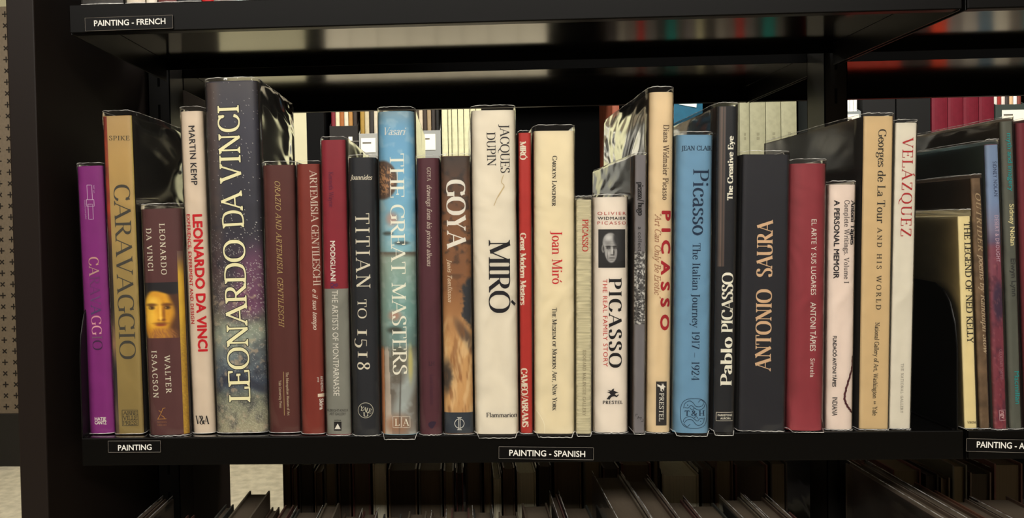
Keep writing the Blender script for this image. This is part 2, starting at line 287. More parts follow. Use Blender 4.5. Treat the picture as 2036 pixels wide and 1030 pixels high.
def layout(text, font='serif', sp=0.0, off=0.0, small=False):
    """returns verts (cap height 1, x from 0), faces, face character index, width"""
    if font == 'sans':
        cap = sans_mesh('H', min(off, 0), 1.0)[0]; ch = max(v[1] for v in cap)-min(v[1] for v in cap)
        V, Fc = sans_mesh(text, min(off, 0), 1.0+sp); LY = [0]*len(V)
        if off > 0:       # heavier weight: the drawn letters thickened all round
            o_ = off*.85; V0, F0 = V, Fc; V = []; Fc = []; LY = []
            for q in range(8):
                dv = np.array((o_*math.cos(q*math.pi/4), o_*math.sin(q*math.pi/4))); n0 = len(V); V += [v+dv for v in V0]; Fc += [tuple(i+n0 for i in f) for f in F0]; LY += [q]*len(V0)
            ch += 2*o_
        x0 = min(v[0] for v in V); x1 = max(v[0] for v in V)
        return [np.array(((v[0]-x0)/ch, v[1]/ch)) for v in V], Fc, [0]*len(Fc), (x1-x0)/ch, LY
    T, t = {'serif': (.115, .042), 'light': (.075, .036), 'bold': (.175, .05), 'black': (.2, .09), 'old': (.1, .05), 'leo': (.115, .068), 'mid': (.14, .042)}[font.split('_')[0]]
    if small: T *= 1.18; t *= 1.7
    it = font.endswith('_it'); V = []; Fc = []; ci = []; x = 0.0; LY = []
    small = font.endswith('_sc')
    for n, ch in enumerate(text):
        sc = 1.0; c2 = ch
        if small and ch.islower() or (small and ch == '\u00e9'): c2 = ch.upper(); sc = .76
        adv, v, f, ly_ = glyph(c2, T/sc if sc < 1 else T, t, True)
        b = len(V); LY += ly_
        for p in v:
            q = np.array((x+p[0]*sc, p[1]*sc))
            if it: q = np.array((x+(p[0]*.86+p[1]*.24)*sc, p[1]*sc))
            V.append(q)
        Fc += [tuple(i+b for i in g) for g in f]; ci += [n]*len(f)
        x += adv*sc*(.86 if it else 1)+sp
    x0 = min(v[0] for v in V); x1 = max(v[0] for v in V)
    return [np.array((v[0]-x0, v[1])) for v in V], Fc, ci, x1-x0, LY
# ------------------------------------------------------------------ books
def lip_y(x): return float(np.interp(x, [165, 640, 1300, 1910, 2036], [867.5, 867, 864, 858, 857.5]))
def sy(u, w, B, n): return B*min(1.0, abs(2*u/w))**n
BOOKS = {}
class Bk: pass
def wob(t, s): return .5*math.sin(t*1.7+s)+.3*math.sin(t*4.1+s*2.3)+.2*math.sin(t*9.7+s*3.1)
def book(key, top, bot, ft, label, col, side=None, B=.002, n=6, depth=.235, rough=.42, var=.03, group='art books standing on the middle shelf', fb=None, cover_tag=None, jacket=True, wr=.25, boost=1.3, haze=.02, pagecol=(222,212,190)):
    b = Bk(); xl, xr, yt = top; bl, br, yb = bot
    b.Y = Y = max(-.013, min(.02, -(yb-lip_y((bl+br)/2))/417*.744))
    P0 = at((bl+br)/2, yb, Y); P1 = at((xl+xr)/2, yt, Y); PB = P0.copy(); P0.z = 0.0
    b.th = th = math.atan2(P1.x-P0.x, P1.z-PB.z)
    wt = (at(xr, yt, Y)-at(xl, yt, Y)).length; wb = (at(br, yb, Y)-at(bl, yb, Y)).length
    b.w = w = min(wt, wb)*.5+max(wt, wb)*.5-.0009; b.B = B; b.n = n
    lift = w/2*abs(math.sin(th))+.0009
    b.base = P0+Vector((0, 0, lift)); b.r = empty('book', b.base, label, 'book', group, (0, th, 0))
    b.h = h = b.loc(xl*.5+xr*.5, yt)[1]; b.ink_off = .0003; b.d = depth
    side = side or col; t = .0022
    # cover: rounded spine and two boards, one shell with thickness
    N = 20; us = [-w/2+w*i/N for i in range(N+1)]
    outer = [(-w/2, depth)]+[(-w/2, B+(depth-B)*k/3) for k in (2, 1)]+[(u, sy(u, w, B, n)) for u in us]+[(w/2, B+(depth-B)*k/3) for k in (1, 2)]+[(w/2, depth)]
    iw = w/2-t
    inner = [(-iw, depth)]+[(-iw, B+t+(depth-B-t)*k/3) for k in (2, 1)]+[(u*iw/(w/2), sy(u, w, B, n)+t) for u in us]+[(iw, B+t+(depth-B-t)*k/3) for k in (1, 2)]+[(iw, depth)]
    M = len(outer); v = [(p[0], p[1], 0) for p in outer]+[(p[0], p[1], h) for p in outer]+[(p[0], p[1], 0) for p in inner]+[(p[0], p[1], h) for p in inner]
    f = []; fm = []
    for i in range(M-1):
        s_ = 1 if (i < 3 or i >= M-4) else 0
        f += [(i, i+1, M+i+1, M+i), (2*M+i+1, 2*M+i, 3*M+i, 3*M+i+1), (5*M+i, 5*M+i+1, 7*M+i+1, 7*M+i), (4*M+i+1, 4*M+i, 6*M+i, 6*M+i+1)]; fm += [s_, s_, s_, s_]
    f += [(4*M, 5*M, 7*M, 6*M), (5*M-1, 7*M-1, 8*M-1, 6*M-1)]; fm += [1, 1]; v = v+v     # rims keep their own corners so the spine shades cleanly
    b.cover = mesh_obj('cover', v, f, [paper(col, rough, var), paper(side, rough, .12, 25)], b.r, fm, False)
    for p in b.cover.data.polygons:
        if p.material_index == 0: p.use_smooth = abs(p.normal.z) < .5
    pg = MB(); pg.box(-iw+.0003, iw-.0003, B+t+.003, depth-.004, .0035, h-.0035)
    pg.build('page_block', paper(pagecol, .8, .12, 300, stretch=(14, .2, .02)), b.r)
    if jacket:
        fh = max(.002, b.loc(xl*.5+xr*.5, ft)[1]-h); o_ = .0008; lowz = (-.0035 if Y < -.001 else .0004)
        if fb is not None: lowz = min(.0003, b.loc((bl+br)/2, fb)[1]-b.loc((bl+br)/2, yb)[1])
        if Y > -.001: lowz = max(lowz, -lift+.0004)
        prof = []; ww = w+2*o_
        K = 14
        for k in range(K+1): prof.append((-ww/2, depth*.97+(B-depth*.97)*k/K))
        for i in range(1, N): u = -ww/2+ww*i/N; prof.append((u, sy(u, ww, B, n)-o_*1.6))
        for k in range(K+1): prof.append((ww/2, B+(depth*.97-B)*k/K))
        seed = (hash(key) % 97 if False else sum(map(ord, key)) % 97); zl = [lowz, .0045, .012]+[.012+(h-.014)*q/9 for q in range(1, 10)]+[h, h+fh*.5, h+fh]
        Mp = len(prof); v = []
        for j, z in enumerate(zl):
            for i, (x, y) in enumerate(prof):
                zz = z; free = max(0, (z-h)/fh) if z > h else 0
                sidef = K < i < K+N
                if j == 0: zz += (.0007 if lowz < 0 else .0002)*abs(wob(i*.6, seed))
                if j == len(zl)-1: zz += .00035*wob(i*.5, seed)+(-.0006 if i in (K, K+1, K+N-1, K+N) else 0)
                yy = y+free*.0006*wob(i*.7, seed+3); xx = x
                if not sidef:
                    s = -1 if x < 0 else 1; e = (y-B)/(depth-B)
                    xx += -s*free*.0009*abs(wob(i, seed))-s*free*.0008*e
                if j == 0 and lowz < -.0008:      # film folded forward over the shelf lip, corners tucked back
                    q_ = abs(2*x/ww)
                    if sidef and q_ < .82: yy = min(yy, -Y-.0034)-.0004*abs(wob(i*1.1, seed+9))
                    else: zz = max(zz, .0016)
                if j == 1 and lowz < -.0008 and sidef and yy > -Y-.0034 and abs(2*x/ww) < .82: yy = min(yy, -Y-.0030); zz = .0045
                v.append((xx, yy, zz))
        f = [(j*Mp+i, j*Mp+i+1, (j+1)*Mp+i+1, (j+1)*Mp+i) for j in range(len(zl)-1) for i in range(Mp-1)]
        jm = [0 if K <= i < K+N else 1 for j in range(len(zl)-1) for i in range(Mp-1)]
        J = mesh_obj('plastic_jacket', v, f, [film(min(wr, .35), 10, haze*.35, min(boost, 1.05)), film(wr, 10, haze, boost)], b.r, jm, smooth=True)
        e = MB(); top_r = [v[(len(zl)-1)*Mp+i] for i in range(Mp)]; e.tube(top_r, .0003, 5); e.build('top_edge', film_edge(), J, True); e = MB()
        lo = [v[i] for i in range(K-1, K+N+2)]; e.tube(lo, .00035, 5)
        e.build('bottom_edge', film_edge(), J, True)
    BOOKS[key] = b; return b
def _loc(self, px, py):
    P = at(px, py, self.Y)-self.base; c, s = math.cos(self.th), math.sin(self.th)
    return (P.x*c-P.z*s, P.x*s+P.z*c)
Bk.loc = _loc
def clampu(b, u): return max(-b.w/2*.985, min(b.w/2*.985, u))
def put(b, name, V2, Fc, mats, fm=None, off=None, label=None, lay=None):
    """lay a flat print on the curved spine: cut it along the spine's length, then bend it"""
    off = b.ink_off if off is None else off; bm = bmesh.new(); vs = [bm.verts.new((clampu(b, p[0]), (lay[i]*8e-6 if lay else 0), p[1])) for i, p in enumerate(V2)]     # overlapping strokes of ink lie on one another
    for i, f in enumerate(Fc):
        try: q = bm.faces.new([vs[j] for j in f])
        except ValueError: continue
        if fm is not None: q.material_index = fm[i]
    K = 18; us = [v.co.x for v in bm.verts]; lo, hi = min(us), max(us)
    for k in range(1, K):
        u = -b.w/2+b.w*k/K
        if lo < u < hi: bmesh.ops.bisect_plane(bm, geom=bm.verts[:]+bm.edges[:]+bm.faces[:], dist=1e-7, plane_co=(u, 0, 0), plane_no=(1, 0, 0))
    for v in bm.verts: v.co.y = sy(v.co.x, b.w, b.B, b.n)-off-v.co.y
    me = bpy.data.meshes.new(name)
    for q in (mats if isinstance(mats, list) else [mats]): me.materials.append(q)
    bm.to_mesh(me); bm.free(); o = bpy.data.objects.new(name, me); COL.objects.link(o); o.parent = b.cover
    if label: o['label'] = label
    return o
def T(key, name, text, font, a, c, h, col, sp=0.0, off=0.0, outline=None, lift=0.0, stretch=None, rough=.4, metallic=0.0):
    """text centred on the line a -> c (photo pixels on this spine), cap height h pixels"""
    b = BOOKS[key]; A = np.array(b.loc(*a)); C = np.array(b.loc(*c)); d = C-A; L = np.linalg.norm(d); d /= L; up = np.array([-d[1], d[0]])
    hh = h*(CAM.y*-1+b.Y)/F; V, Fc, ci, wd, LY = layout(text, font, sp, off, h < 13)
    pts = [A+d*(p[0]*L/wd)+up*((p[1]-.5)*hh) for p in V]
    if b.n < 10 or True:   # keep long faces on the curved spine
        pass
    if outline:
        o = hh*.035; allv = []; allf = []; al = []
        for q in range(8):
            dx, dz = o*math.cos(q*math.pi/4), o*math.sin(q*math.pi/4); n0 = len(allv)
            allv += [(p[0]+dx, p[1]+dz) for p in pts]; allf += [tuple(i+n0 for i in f) for f in Fc]; al += [q]*len(pts)
        put(b, name+'_outline', allv, allf, ink(outline, .5), off=b.ink_off-.00008, lay=al)
    if isinstance(col[0], (tuple, list)):
        mats = [ink(q, rough, metallic) for q in col]; fm = [min(i, len(col)-1) for i in ci]
    else: mats = [ink(col, rough, metallic)]; fm = None
    return put(b, name, pts, Fc, mats, fm, b.ink_off+lift, lay=LY)
def lines(key, name, segs, wpx, col, off=None):
    """drawn strokes in photo pixels on the spine"""
    b = BOOKS[key]; V = []; Fc = []; wd = wpx*(-CAM.y+b.Y)/F; ly_ = []
    for seg in segs:
        P = [np.array(b.loc(*p)) for p in seg]; cl = np.allclose(P[0], P[-1])
        Q = []
        for i in range(len(P)-1): Q += [P[i]+(P[i+1]-P[i])*k/3 for k in range(3)]
        Q.append(P[-1]); v, f = strip(Q, lambda d: wd, cl and len(P) > 6); n = len(V)
        V += v; ly_ += [(ly_[-1]+1) % 9 if ly_ else 0]*len(v); Fc += [tuple(i+n for i in q) for q in f]
    return put(b, name, V, Fc, ink(col), off=off, lay=ly_)
def poly(key, name, polys, col, off=None, rough=.5):
    b = BOOKS[key]; V = []; Fc = []
    for P in polys:
        n = len(V); V += [np.array(b.loc(*p)) for p in P]; Fc.append(tuple(range(n, n+len(P))))
    return put(b, name, V, Fc, ink(col, rough), off=off)
def circ(cx, cy, rx, ry=None, n=28, a0=0, a1=360):
    ry = ry or rx; return [(cx+rx*math.cos(math.radians(a0+(a1-a0)*i/n)), cy+ry*math.sin(math.radians(a0+(a1-a0)*i/n))) for i in range(n+1)]
def smooth(P, n=6): return [tuple(p) for p in catmull(P, n)[0]]
def bez(*P): return smooth(P)
def patch(key, name, x, y, fn, nu=24, nv=60, off=.00014, mat=None, label=None):
    """printed picture: x = (u0,u1) as fractions of the spine width, y = (top,bottom) in photo pixels"""
    b = BOOKS[key]; cx = b.r.location; v = []; cols = []
    z1 = b.loc(*b.mid(y[0]))[1] if y[0] is not None else b.h-.0004; z0 = b.loc(*b.mid(y[1]))[1] if y[1] is not None else .0006
    U = np.linspace(0, 1, nu+1); Vv = np.linspace(0, 1, nv+1); UU, VV = np.meshgrid(U, Vv)
    for j in range(nv+1):
        for i in range(nu+1):
            u = (x[0]+(x[1]-x[0])*U[i]-.5)*b.w*.992
            v.append((u, sy(u, b.w, b.B, b.n)-off, z1+(z0-z1)*Vv[j]))
    f = [(j*(nu+1)+i, (j+1)*(nu+1)+i, (j+1)*(nu+1)+i+1, j*(nu+1)+i+1) for j in range(nv) for i in range(nu)]
    if callable(fn):
        C = np.clip(fn(UU, VV), 0, 255)/255.0; C = np.where(C <= .04045, C/12.92, ((C+.055)/1.055)**2.4)
        C = np.concatenate([C, np.ones(C.shape[:2]+(1,))], 2); o = mesh_obj(name, v, f, mat or printed(), b.cover, smooth=True, cols=C)
    else: o = mesh_obj(name, v, f, mat or paper(fn, .45, .05), b.cover, smooth=True)
    if label: o['label'] = label
    return o
def _mid(self, y):
    # pixel on the spine's centre line at photo row y
    for_x = self.cxt+(self.cxb-self.cxt)*(y-self.cyt)/(self.cyb-self.cyt); return (for_x, y)
Bk.mid = _mid
_book = book
def book(key, top, bot, *a, **k):
    b = _book(key, top, bot, *a, **k); b.cxt = (top[0]+top[1])/2; b.cyt = top[2]; b.cxb = (bot[0]+bot[1])/2; b.cyb = bot[2]; return b
# ---- painting helpers (numpy, u across 0..1, v down 0..1)
_rs = np.random.RandomState(7); _TAB = _rs.rand(64, 64)
def vn(u, v, s, o=0):
    x = u*s+o*7.3; y = v*s+o*3.1; xi = np.floor(x).astype(int); yi = np.floor(y).astype(int); fx = x-xi; fy = y-yi
    fx = fx*fx*(3-2*fx); fy = fy*fy*(3-2*fy); g = lambda a, b_: _TAB[a % 64, b_ % 64]
    return (g(xi, yi)*(1-fx)+g(xi+1, yi)*fx)*(1-fy)+(g(xi, yi+1)*(1-fx)+g(xi+1, yi+1)*fx)*fy
def fbm(u, v, s, o=0, k=4): return sum(vn(u, v, s*2**i, o+i)/2**i for i in range(k))/(2-2**(1-k))
def C3(*c): return np.array(c, float)
def mixc(a, b_, t): t = np.clip(t, 0, 1)[..., None]; return a*(1-t)+b_*t
def sm(x, a, b_): t = np.clip((x-a)/(b_-a), 0, 1); return t*t*(3-2*t)
def ell(u, v, cx, cy, rx, ry, soft=.15): return 1-sm(np.sqrt(((u-cx)/rx)**2+((v-cy)/ry)**2), 1-soft, 1+soft)
def ramp(v, stops):
    xs = [s[0] for s in stops]; return np.stack([np.interp(v, xs, [s[1][k] for s in stops]) for k in range(3)], -1)
# ------------------------------------------------------------------ the middle shelf, left to right
CREAM = (232,224,202); WHT = (235,230,218)
book('b1', (148.5,205,330), (176,226.5,860), 324, 'purple book with white line logo and foil painter name, first on the middle shelf', (132,42,122), side=(90,30,84), B=.003, n=4)
lines('b1', 'series_logo', [[(173,368),(182.6,368),(184,397),(174.5,397),(173,368)], [(172,397),(187,397),(187.6,410),(172.6,410),(172,397)], [(175,406),(184.5,406),(186,436),(176.5,436),(175,406)]], .7, (235,215,235))
T('b1', 'series_line', 'museum kunst palast', 'sans', (169,398), (171.5,436), 3, (200,160,200))
T('b1', 'series_line', '360\u00b0 art', 'sans', (186.5,368), (187.5,384), 3, (200,160,200))
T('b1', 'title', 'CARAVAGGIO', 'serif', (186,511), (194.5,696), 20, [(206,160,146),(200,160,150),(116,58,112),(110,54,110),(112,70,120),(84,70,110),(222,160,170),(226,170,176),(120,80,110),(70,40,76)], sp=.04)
T('b1', 'publisher', 'HATJE', 'sans', (188.5,832.5), (211,832.5), 7, WHT, off=.03); T('b1', 'publisher', 'CANTZ', 'sans', (188.5,840), (212,840), 7, WHT, off=.03)

def f_b2(u, v): return mixc(mixc(ramp(v, [(0,(150,40,24)),(.12,(230,90,50)),(.3,(190,60,30)),(.42,(70,44,30)),(.6,(40,36,34)),(.72,(196,150,110)),(.8,(30,30,44)),(1,(150,120,90))]), C3(30,24,22), fbm(u*.2, v*4, 6)*.6), C3(206,160,70), 0*u)
book('b2', (201,263,230), (229.5,285,861), 220, 'tall gold-spined book with large dark capitals, second from the left bookend', (160,120,60), side=(38,32,26), B=.0018, n=10, wr=1.2, boost=2.6)
patch('b2', 'wraparound_painting', (0,.18), (231,None), f_b2, 5, 80, off=.0001)
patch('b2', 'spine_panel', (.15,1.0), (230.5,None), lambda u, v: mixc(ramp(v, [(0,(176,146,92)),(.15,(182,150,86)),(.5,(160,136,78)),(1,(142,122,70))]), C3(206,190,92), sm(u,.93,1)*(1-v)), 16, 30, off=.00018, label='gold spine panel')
T('b2', 'author', 'SPIKE', 'serif', (217,274.5), (257.5,274.5), 9, (84,74,56), sp=.12)
T('b2', 'title', 'CARAVAGGIO', 'serif', (242,367), (254.5,714), 33, (70,68,62), sp=.03)
lines('b2', 'publisher_frame', [[(243,815.5),(274,815.5),(275,846),(243.6,846.5),(243,815.5)]], 1.1, (60,58,52))
for q, s in enumerate(('ABBE', 'VILLE', 'PRESS')): T('b2', 'publisher', s, 'old', (244.5,821.5+q*9.6), (273.3,821.2+q*9.6), 8.2, (60,58,52), sp=-.02)

def f_port(u, v):
    c = C3(26,26,36)+0*u[...,None]; face = ell(u, v, .42, .62, .5, .52, .12); c = mixc(c, mixc(C3(236,182,46)+0*u[...,None], C3(176,110,34), fbm(u, v, 6, 2)*.5), face)
    c = mixc(c, C3(252,216,88), ell(u, v, .24, .36, .22, .1, .7)*.8+ell(u, v, .18, .62, .2, .16, .7)*.6); c = mixc(c, C3(84,46,24), sm(u+.08*np.sin(v*9), .66, .9)*.95)
    for x in (.22, .66): c = mixc(c, C3(90,48,20), ell(u, v, x, .4, .15, .028, .6)*.8); c = mixc(c, C3(56,32,18), ell(u, v, x, .455, .085, .03, .6)*.9); c = mixc(c, C3(210,180,110), ell(u, v, x-.04, .456, .022, .012, .5)*.7)
    c = mixc(c, C3(130,76,26), ell(u, v, .56, .55, .04, .14, .9)*.75+ell(u, v, .5, .672, .1, .02, .7)*.8); c = mixc(c, C3(255,214,92), ell(u, v, .46, .54, .03, .15, .8)*.8+ell(u, v, .47, .645, .05, .03, .8)*.6)
    c = mixc(c, C3(150,70,44), ell(u, v, .47, .765, .15, .02, .5)); c = mixc(c, C3(104,54,26), ell(u, v, .47, .735, .2, .018, .7)*.7)
    hair = sm(v, .78, .88)*(.45+.55*np.sin(u*34+fbm(u, v, 5)*14)**2); c = mixc(c, C3(168,112,58), hair*ell(u, v, .5, 1.0, .42, .25, .3)); return mixc(c, C3(22,20,28), 1-sm(v+.05*np.sin(u*5+.4)+.06*u, .19, .24))
book('b3', (277,358,415), (294,376,864), 405, 'thick maroon book with a yellow bearded portrait band, beside the gold book', (94,58,58), side=(60,40,36), B=.0045, n=5, depth=.2, fb=871)
patch('b3', 'portrait_band', (.0,.9), (561.5,672), f_port, 44, 64, label='portrait of a bearded man in a dark cap')
patch('b3', 'gilt_edge_strip', (.88,1.0), (500,None), lambda u, v: mixc(mixc(C3(110,80,70)+0*u[...,None], C3(226,184,50), sm(v,.0,.15)), C3(150,110,50), fbm(u*.3, v*6, 26)*.9*sm(v,.3,.6)), 6, 160)
T('b3', 'title', 'LEONARDO', 'serif', (322,444.5), (326.5,546), 11, CREAM, sp=.22); T('b3', 'title', 'DA VINCI', 'serif', (295,454), (299.6,539), 11, CREAM, sp=.2)
T('b3', 'author', 'WALTER', 'serif', (332.4,706), (336,782), 11, CREAM, sp=.22); T('b3', 'author', 'ISAACSON', 'serif', (306,697.5), (310,791), 11, CREAM, sp=.22)
lines('b3', 'publisher_mark', [bez((314,833),(318,826),(321,820),(324,812)), [(321,820),(316,816)], bez((321,826),(326,829),(327,833)), [(324,812),(329,811)], [(313,833.5),(331,832.5)]], 1.1, (196,140,70))
T('b3', 'publisher', 'MODERN', 'serif', (313,839), (332,839), 3, (150,100,70)); T('b3', 'publisher', 'LIBRARY', 'serif', (313,845), (332,845), 3, (150,100,70))

book('b4', (354.5,402.5,221), (382.5,427,861), 212, 'cream book with bold red lettering beside the huge dark blue one', (214,198,178), side=(180,166,146), B=.004, n=4)
T('b4', 'author', 'MARTIN KEMP', 'sans', (381,250), (387,368), 12.5, (46,44,48), off=.018, sp=.06)
T('b4', 'title', 'LEONARDO DA VINCI', 'sans', (393,426), (404.5,699), 19.5, (196,28,40), off=.045)
T('b4', 'subtitle', 'EXPERIENCE, EXPERIMENT AND DESIGN', 'sans', (374,426), (383.5,644), 7.5, (190,40,50), off=.02, sp=.08)
T('b4', 'publisher', 'V&A', 'bold', (388.5,835), (416,835), 17, (30,28,32), sp=-.08)

def f_leo(u, v):
    c = ramp(v, [(0,(54,50,58)),(.12,(40,40,60)),(.4,(34,34,50)),(.52,(58,44,62)),(.6,(92,84,86)),(.7,(136,142,124)),(.78,(120,132,134)),(.86,(70,84,104)),(.9,(128,132,114)),(1,(168,160,132))])
    c = mixc(c, C3(110,84,66), ell(u, v, .14, .2, .12, .4, .8)*.55)
    n = fbm(u*.5, v*3.2, 12, 3); c = mixc(c, C3(30,30,44), (n-.45)*1.6*sm(v,.1,.5)); c = mixc(c, C3(112,66,98), ell(u+.1*(n-.5), v, .86, .56, .34, .09, .5)*.9+ell(u, v, .6, .63, .35, .045, .6)*.6)
    c = mixc(c, C3(176,158,136), sm(fbm(u*.5, v*3.2, 20, 9),.6,.75)*sm(v,.5,.62)*.8); c = mixc(c, C3(176,188,170), ell(u, v, .3, .72, .7, .03, .8)*.5)
    sp_ = _rs.rand(*u.shape); c = mixc(c, C3(226,222,214), (sp_ > (.992-.05*sm(v,.35,.6)+.02*sm(v,.6,.8)))*.75*(ell(u, v, .75, .4, .6, .4, .8)+.35)); c = mixc(c, C3(140,142,120), (sp_ < .1)*sm(v,.75,.95)*.6)
    c = mixc(c, C3(210,206,180), (_rs.rand(*u.shape) > .8)*sm(v,.86,.95)*.55)
    c = mixc(c, C3(40,46,64), ell(u, v+.02*np.sin(u*4), .7, .865, .6, .014, .7)*.85); return c
book('b5', (401,513,161), (431.5,530.5,861), 154.5, 'huge dark blue speckled book with giant cream capitals, tallest on the middle shelf', (56,54,66), side=(40,34,30), B=.005, n=6, depth=.17, wr=1.4, boost=2.8, haze=.03)
patch('b5', 'spine_painting', (0,1), (163,None), f_leo, 84, 520)
ly = (246,240,196); lo = (26,26,34)
T('b5', 'title', 'LEONARDO', 'leo', (477,800), (465,477), 43, ly, outline=lo, sp=.0); T('b5', 'title', 'DA', 'leo', (464.3,453), (459.5,380), 43, ly, outline=lo); T('b5', 'title', 'VINCI', 'leo', (459,365), (453.5,210), 43, ly, outline=lo, sp=.02)

book('b6', (518.5,587,328), (535,598,861), 321, 'dark maroon book with thin gold italic lettering, right of the huge blue one', (92,48,44), B=.004, n=4)
gd = (206,180,120)
T('b6', 'title', 'ORAZIO AND ARTEMISIA GENTILESCHI', 'light_it', (551.6,360), (560,651), 10.5, gd, sp=.08, metallic=.3)
T('b6', 'publisher', 'The Metropolitan Museum of Art', 'serif', (571,740), (574,826), 5, (200,180,150)); T('b6', 'publisher', 'Yale University Press', 'serif', (556.8,756), (558.5,811), 5, (200,180,150))
lines('b6', 'publisher_rule', [[(563.8,739),(565.5,826)]], .8, gd)

book('b7', (588,636,326), (598,647.5,864), 320, 'brick red book with cream serif capitals running down its right side', (130,52,42), B=.004, n=4)
T('b7', 'title', 'ARTEMISIA GENTILESCHI', 'serif', (622.5,338), (630,568), 14, (222,206,190)); T('b7', 'subtitle', 'e il suo tempo', 'serif_it', (626.5,575), (627.5,656), 10, (222,206,190))
T('b7', 'publisher', 'ARTHEMISIA', 'sans', (638.8,748), (640,779), 4.5, WHT); T('b7', 'publisher', 'group', 'sans', (633,750), (633.5,760), 3.5, WHT); poly('b7', 'publisher_bar', [[(632,783),(645,783),(645,789.5),(632,789.5)]], (235,220,195)); T('b7', 'publisher', 'Skira', 'sans', (639,792.8), (639.5,815), 7.5, WHT, off=.03)

book('b8', (636.5,687,278), (648.5,699,866), 272, 'book with crimson upper and grey lower spine, left of the charcoal one', (140,38,52), side=(120,100,70), B=.003, n=4, fb=872, wr=.6, boost=1.8)
patch('b8', 'grey_spine_panel', (0,1), (574,None), (134,134,124), 16, 12, off=.0001, label='grey lower half of the spine')
T('b8', 'author', 'Kenneth Wayne', 'serif', (658,342), (659,412), 9, (104,34,62)); T('b8', 'title', 'MODIGLIANI', 'sans', (661.5,479), (662.8,559), 10, WHT, off=.02); T('b8', 'title', '&', 'serif', (664.5,562), (664.8,574), 15, (90,44,90))
T('b8', 'title', 'THE ARTISTS OF MONTPARNASSE', 'sans', (665.5,577), (669,787), 11.5, WHT, off=-.004)
T('b8', 'publisher', 'ALBRIGHT-KNOX', 'sans', (649.8,815.8), (692,815.8), 5.2, (50,48,48)); T('b8', 'publisher', 'ART GALLERY', 'sans', (655,823), (687.5,823), 5.2, (50,48,48))
poly('b8', 'publisher_mark', [[(664,838.5),(679,838.5),(679,856.5),(664,856.5)]], (30,28,30)); poly('b8', 'publisher_mark', [[(671.5,842),(677.5,853),(665.5,853)]], WHT, off=.0004)
T('b8', 'publisher', 'ARENA', 'sans', (664.5,836), (678.5,836), 3.4, (30,28,30))

book('b9', (691,747,313), (701,757,867), 308, 'charcoal book with widely spaced cream capitals and a round emblem', (37,40,46), B=.005, n=3.5, fb=873)
T('b9', 'author', 'Joannides', 'serif_it', (695,352.5), (740,352.5), 9.5, CREAM)
T('b9', 'title', 'TITIAN', 'serif', (720,424), (722.5,573), 28, CREAM, sp=.14); T('b9', 'title', 'TO', 'serif', (719.8,595), (720.3,633), 18, CREAM, sp=.06)
for s, a_, c_, h_, y_ in (('I',655,667,19,720),('5',673,691,25,717),('I',699,711,19,721),('8',720,735,25,723)): T('b9', 'title', s, 'serif', (y_,a_), (y_,c_), h_, CREAM)
lines('b9', 'round_emblem', [circ(727,815.8,15,15,32)], 1.0, (210,205,185)); T('b9', 'publisher', 'YALE', 'serif', (716,811), (739,818), 9, (210,205,185), sp=-.12); T('b9', 'publisher', 'U', 'serif', (722,824), (733,824), 8, (210,205,185))

def f_mas(u, v):
    c = ramp(v, [(0,(130,160,174)),(.05,(112,168,200)),(.2,(120,178,208)),(.38,(132,186,206)),(.43,(138,186,196)),(.435,(96,84,70)),(.45,(150,172,160)),(.6,(124,164,158)),(.72,(112,140,136)),(.735,(104,104,92)),(.85,(110,102,92)),(1,(140,136,128))])
    n = fbm(u*.4, v*4, 14, 2); c = mixc(c, C3(208,222,222), sm(n,.5,.72)*.28); c = mixc(c, C3(160,148,126), sm(.5-u,0,.6)*.35*sm(v,.1,.3)*(v < .72)); c = mixc(c, C3(86,66,54), ell(u, v, .1, .21, .42, .06, .08)); 
    c = mixc(c, C3(190,140,96), ell(u, v, .12, .21, .3, .045, .3)*(fbm(u*1.2, v*9, 24, 5) > .56)*.9); c = mixc(c, C3(196,140,120), ell(u, v, .36, .33, .16, .02, .6)*.7+ell(u, v, .4, .63, .16, .014, .7)*.8)
    c = mixc(c, C3(60,60,52), ell(u, v, .4, .675, .2, .01, .5)*.85+ell(u, v, .24, .375, .14, .006, .5)*.8+ell(u, v, .62, .405, .2, .006, .5)*.8)
    t = sm(v,.72,.74); c = mixc(c, C3(206,142,96), t*(u < .1)); c = mixc(c, C3(204,190,174), t*(u > .1)*(u < .22+.3*(v-.74))*.8); c = mixc(c, C3(186,198,196), t*ell(u, v, .95-.5*sm(v,.75,.98), .86, .22, .12, .6)*.7)
    c = mixc(c, C3(216,204,120), ell(u, v, .82, .78, .06, .05, .7)*.8); c = mixc(c, C3(150,104,74), ell(u, v, .45, .97, .3, .03, .6)*.8); c = mixc(c, C3(70,64,58), ell(u, v, .52-.3*(v-.9), .9, .02, .1, .8)*.7); return c
book('b10', (748,825.5,221), (759.5,830.5,867), 212.5, 'tall pale blue painted book with white capitals and square initials', (120,160,178), side=(170,160,130), B=.006, n=4, fb=875)
patch('b10', 'spine_painting', (0,1), (222,None), f_mas, 50, 260)
T('b10', 'author', 'Vasari', 'serif_it', (764,261), (807.5,261), 15, WHT, sp=.0)
wt_ = (244,240,222)
T('b10', 'title', 'THE', 'serif', (789,305), (790,393), 28, wt_); T('b10', 'title', 'GREAT', 'serif', (790.3,407), (792.3,544.5), 28, wt_); T('b10', 'title', 'MASTERS', 'serif', (792.6,562), (795.5,745), 28, wt_)
lines('b10', 'publisher_frame', [[(781,828),(797.5,828),(797.5,850),(781.5,850),(781,828)], [(799,828),(815,828),(815.3,850),(799,850),(799,828)]], .9, (225,215,200)); T('b10', 'publisher', 'L', 'serif', (785,839.5), (794.5,839.5), 14, wt_); T('b10', 'publisher', 'A', 'serif', (801,839.5), (813.5,839.5), 14, wt_)

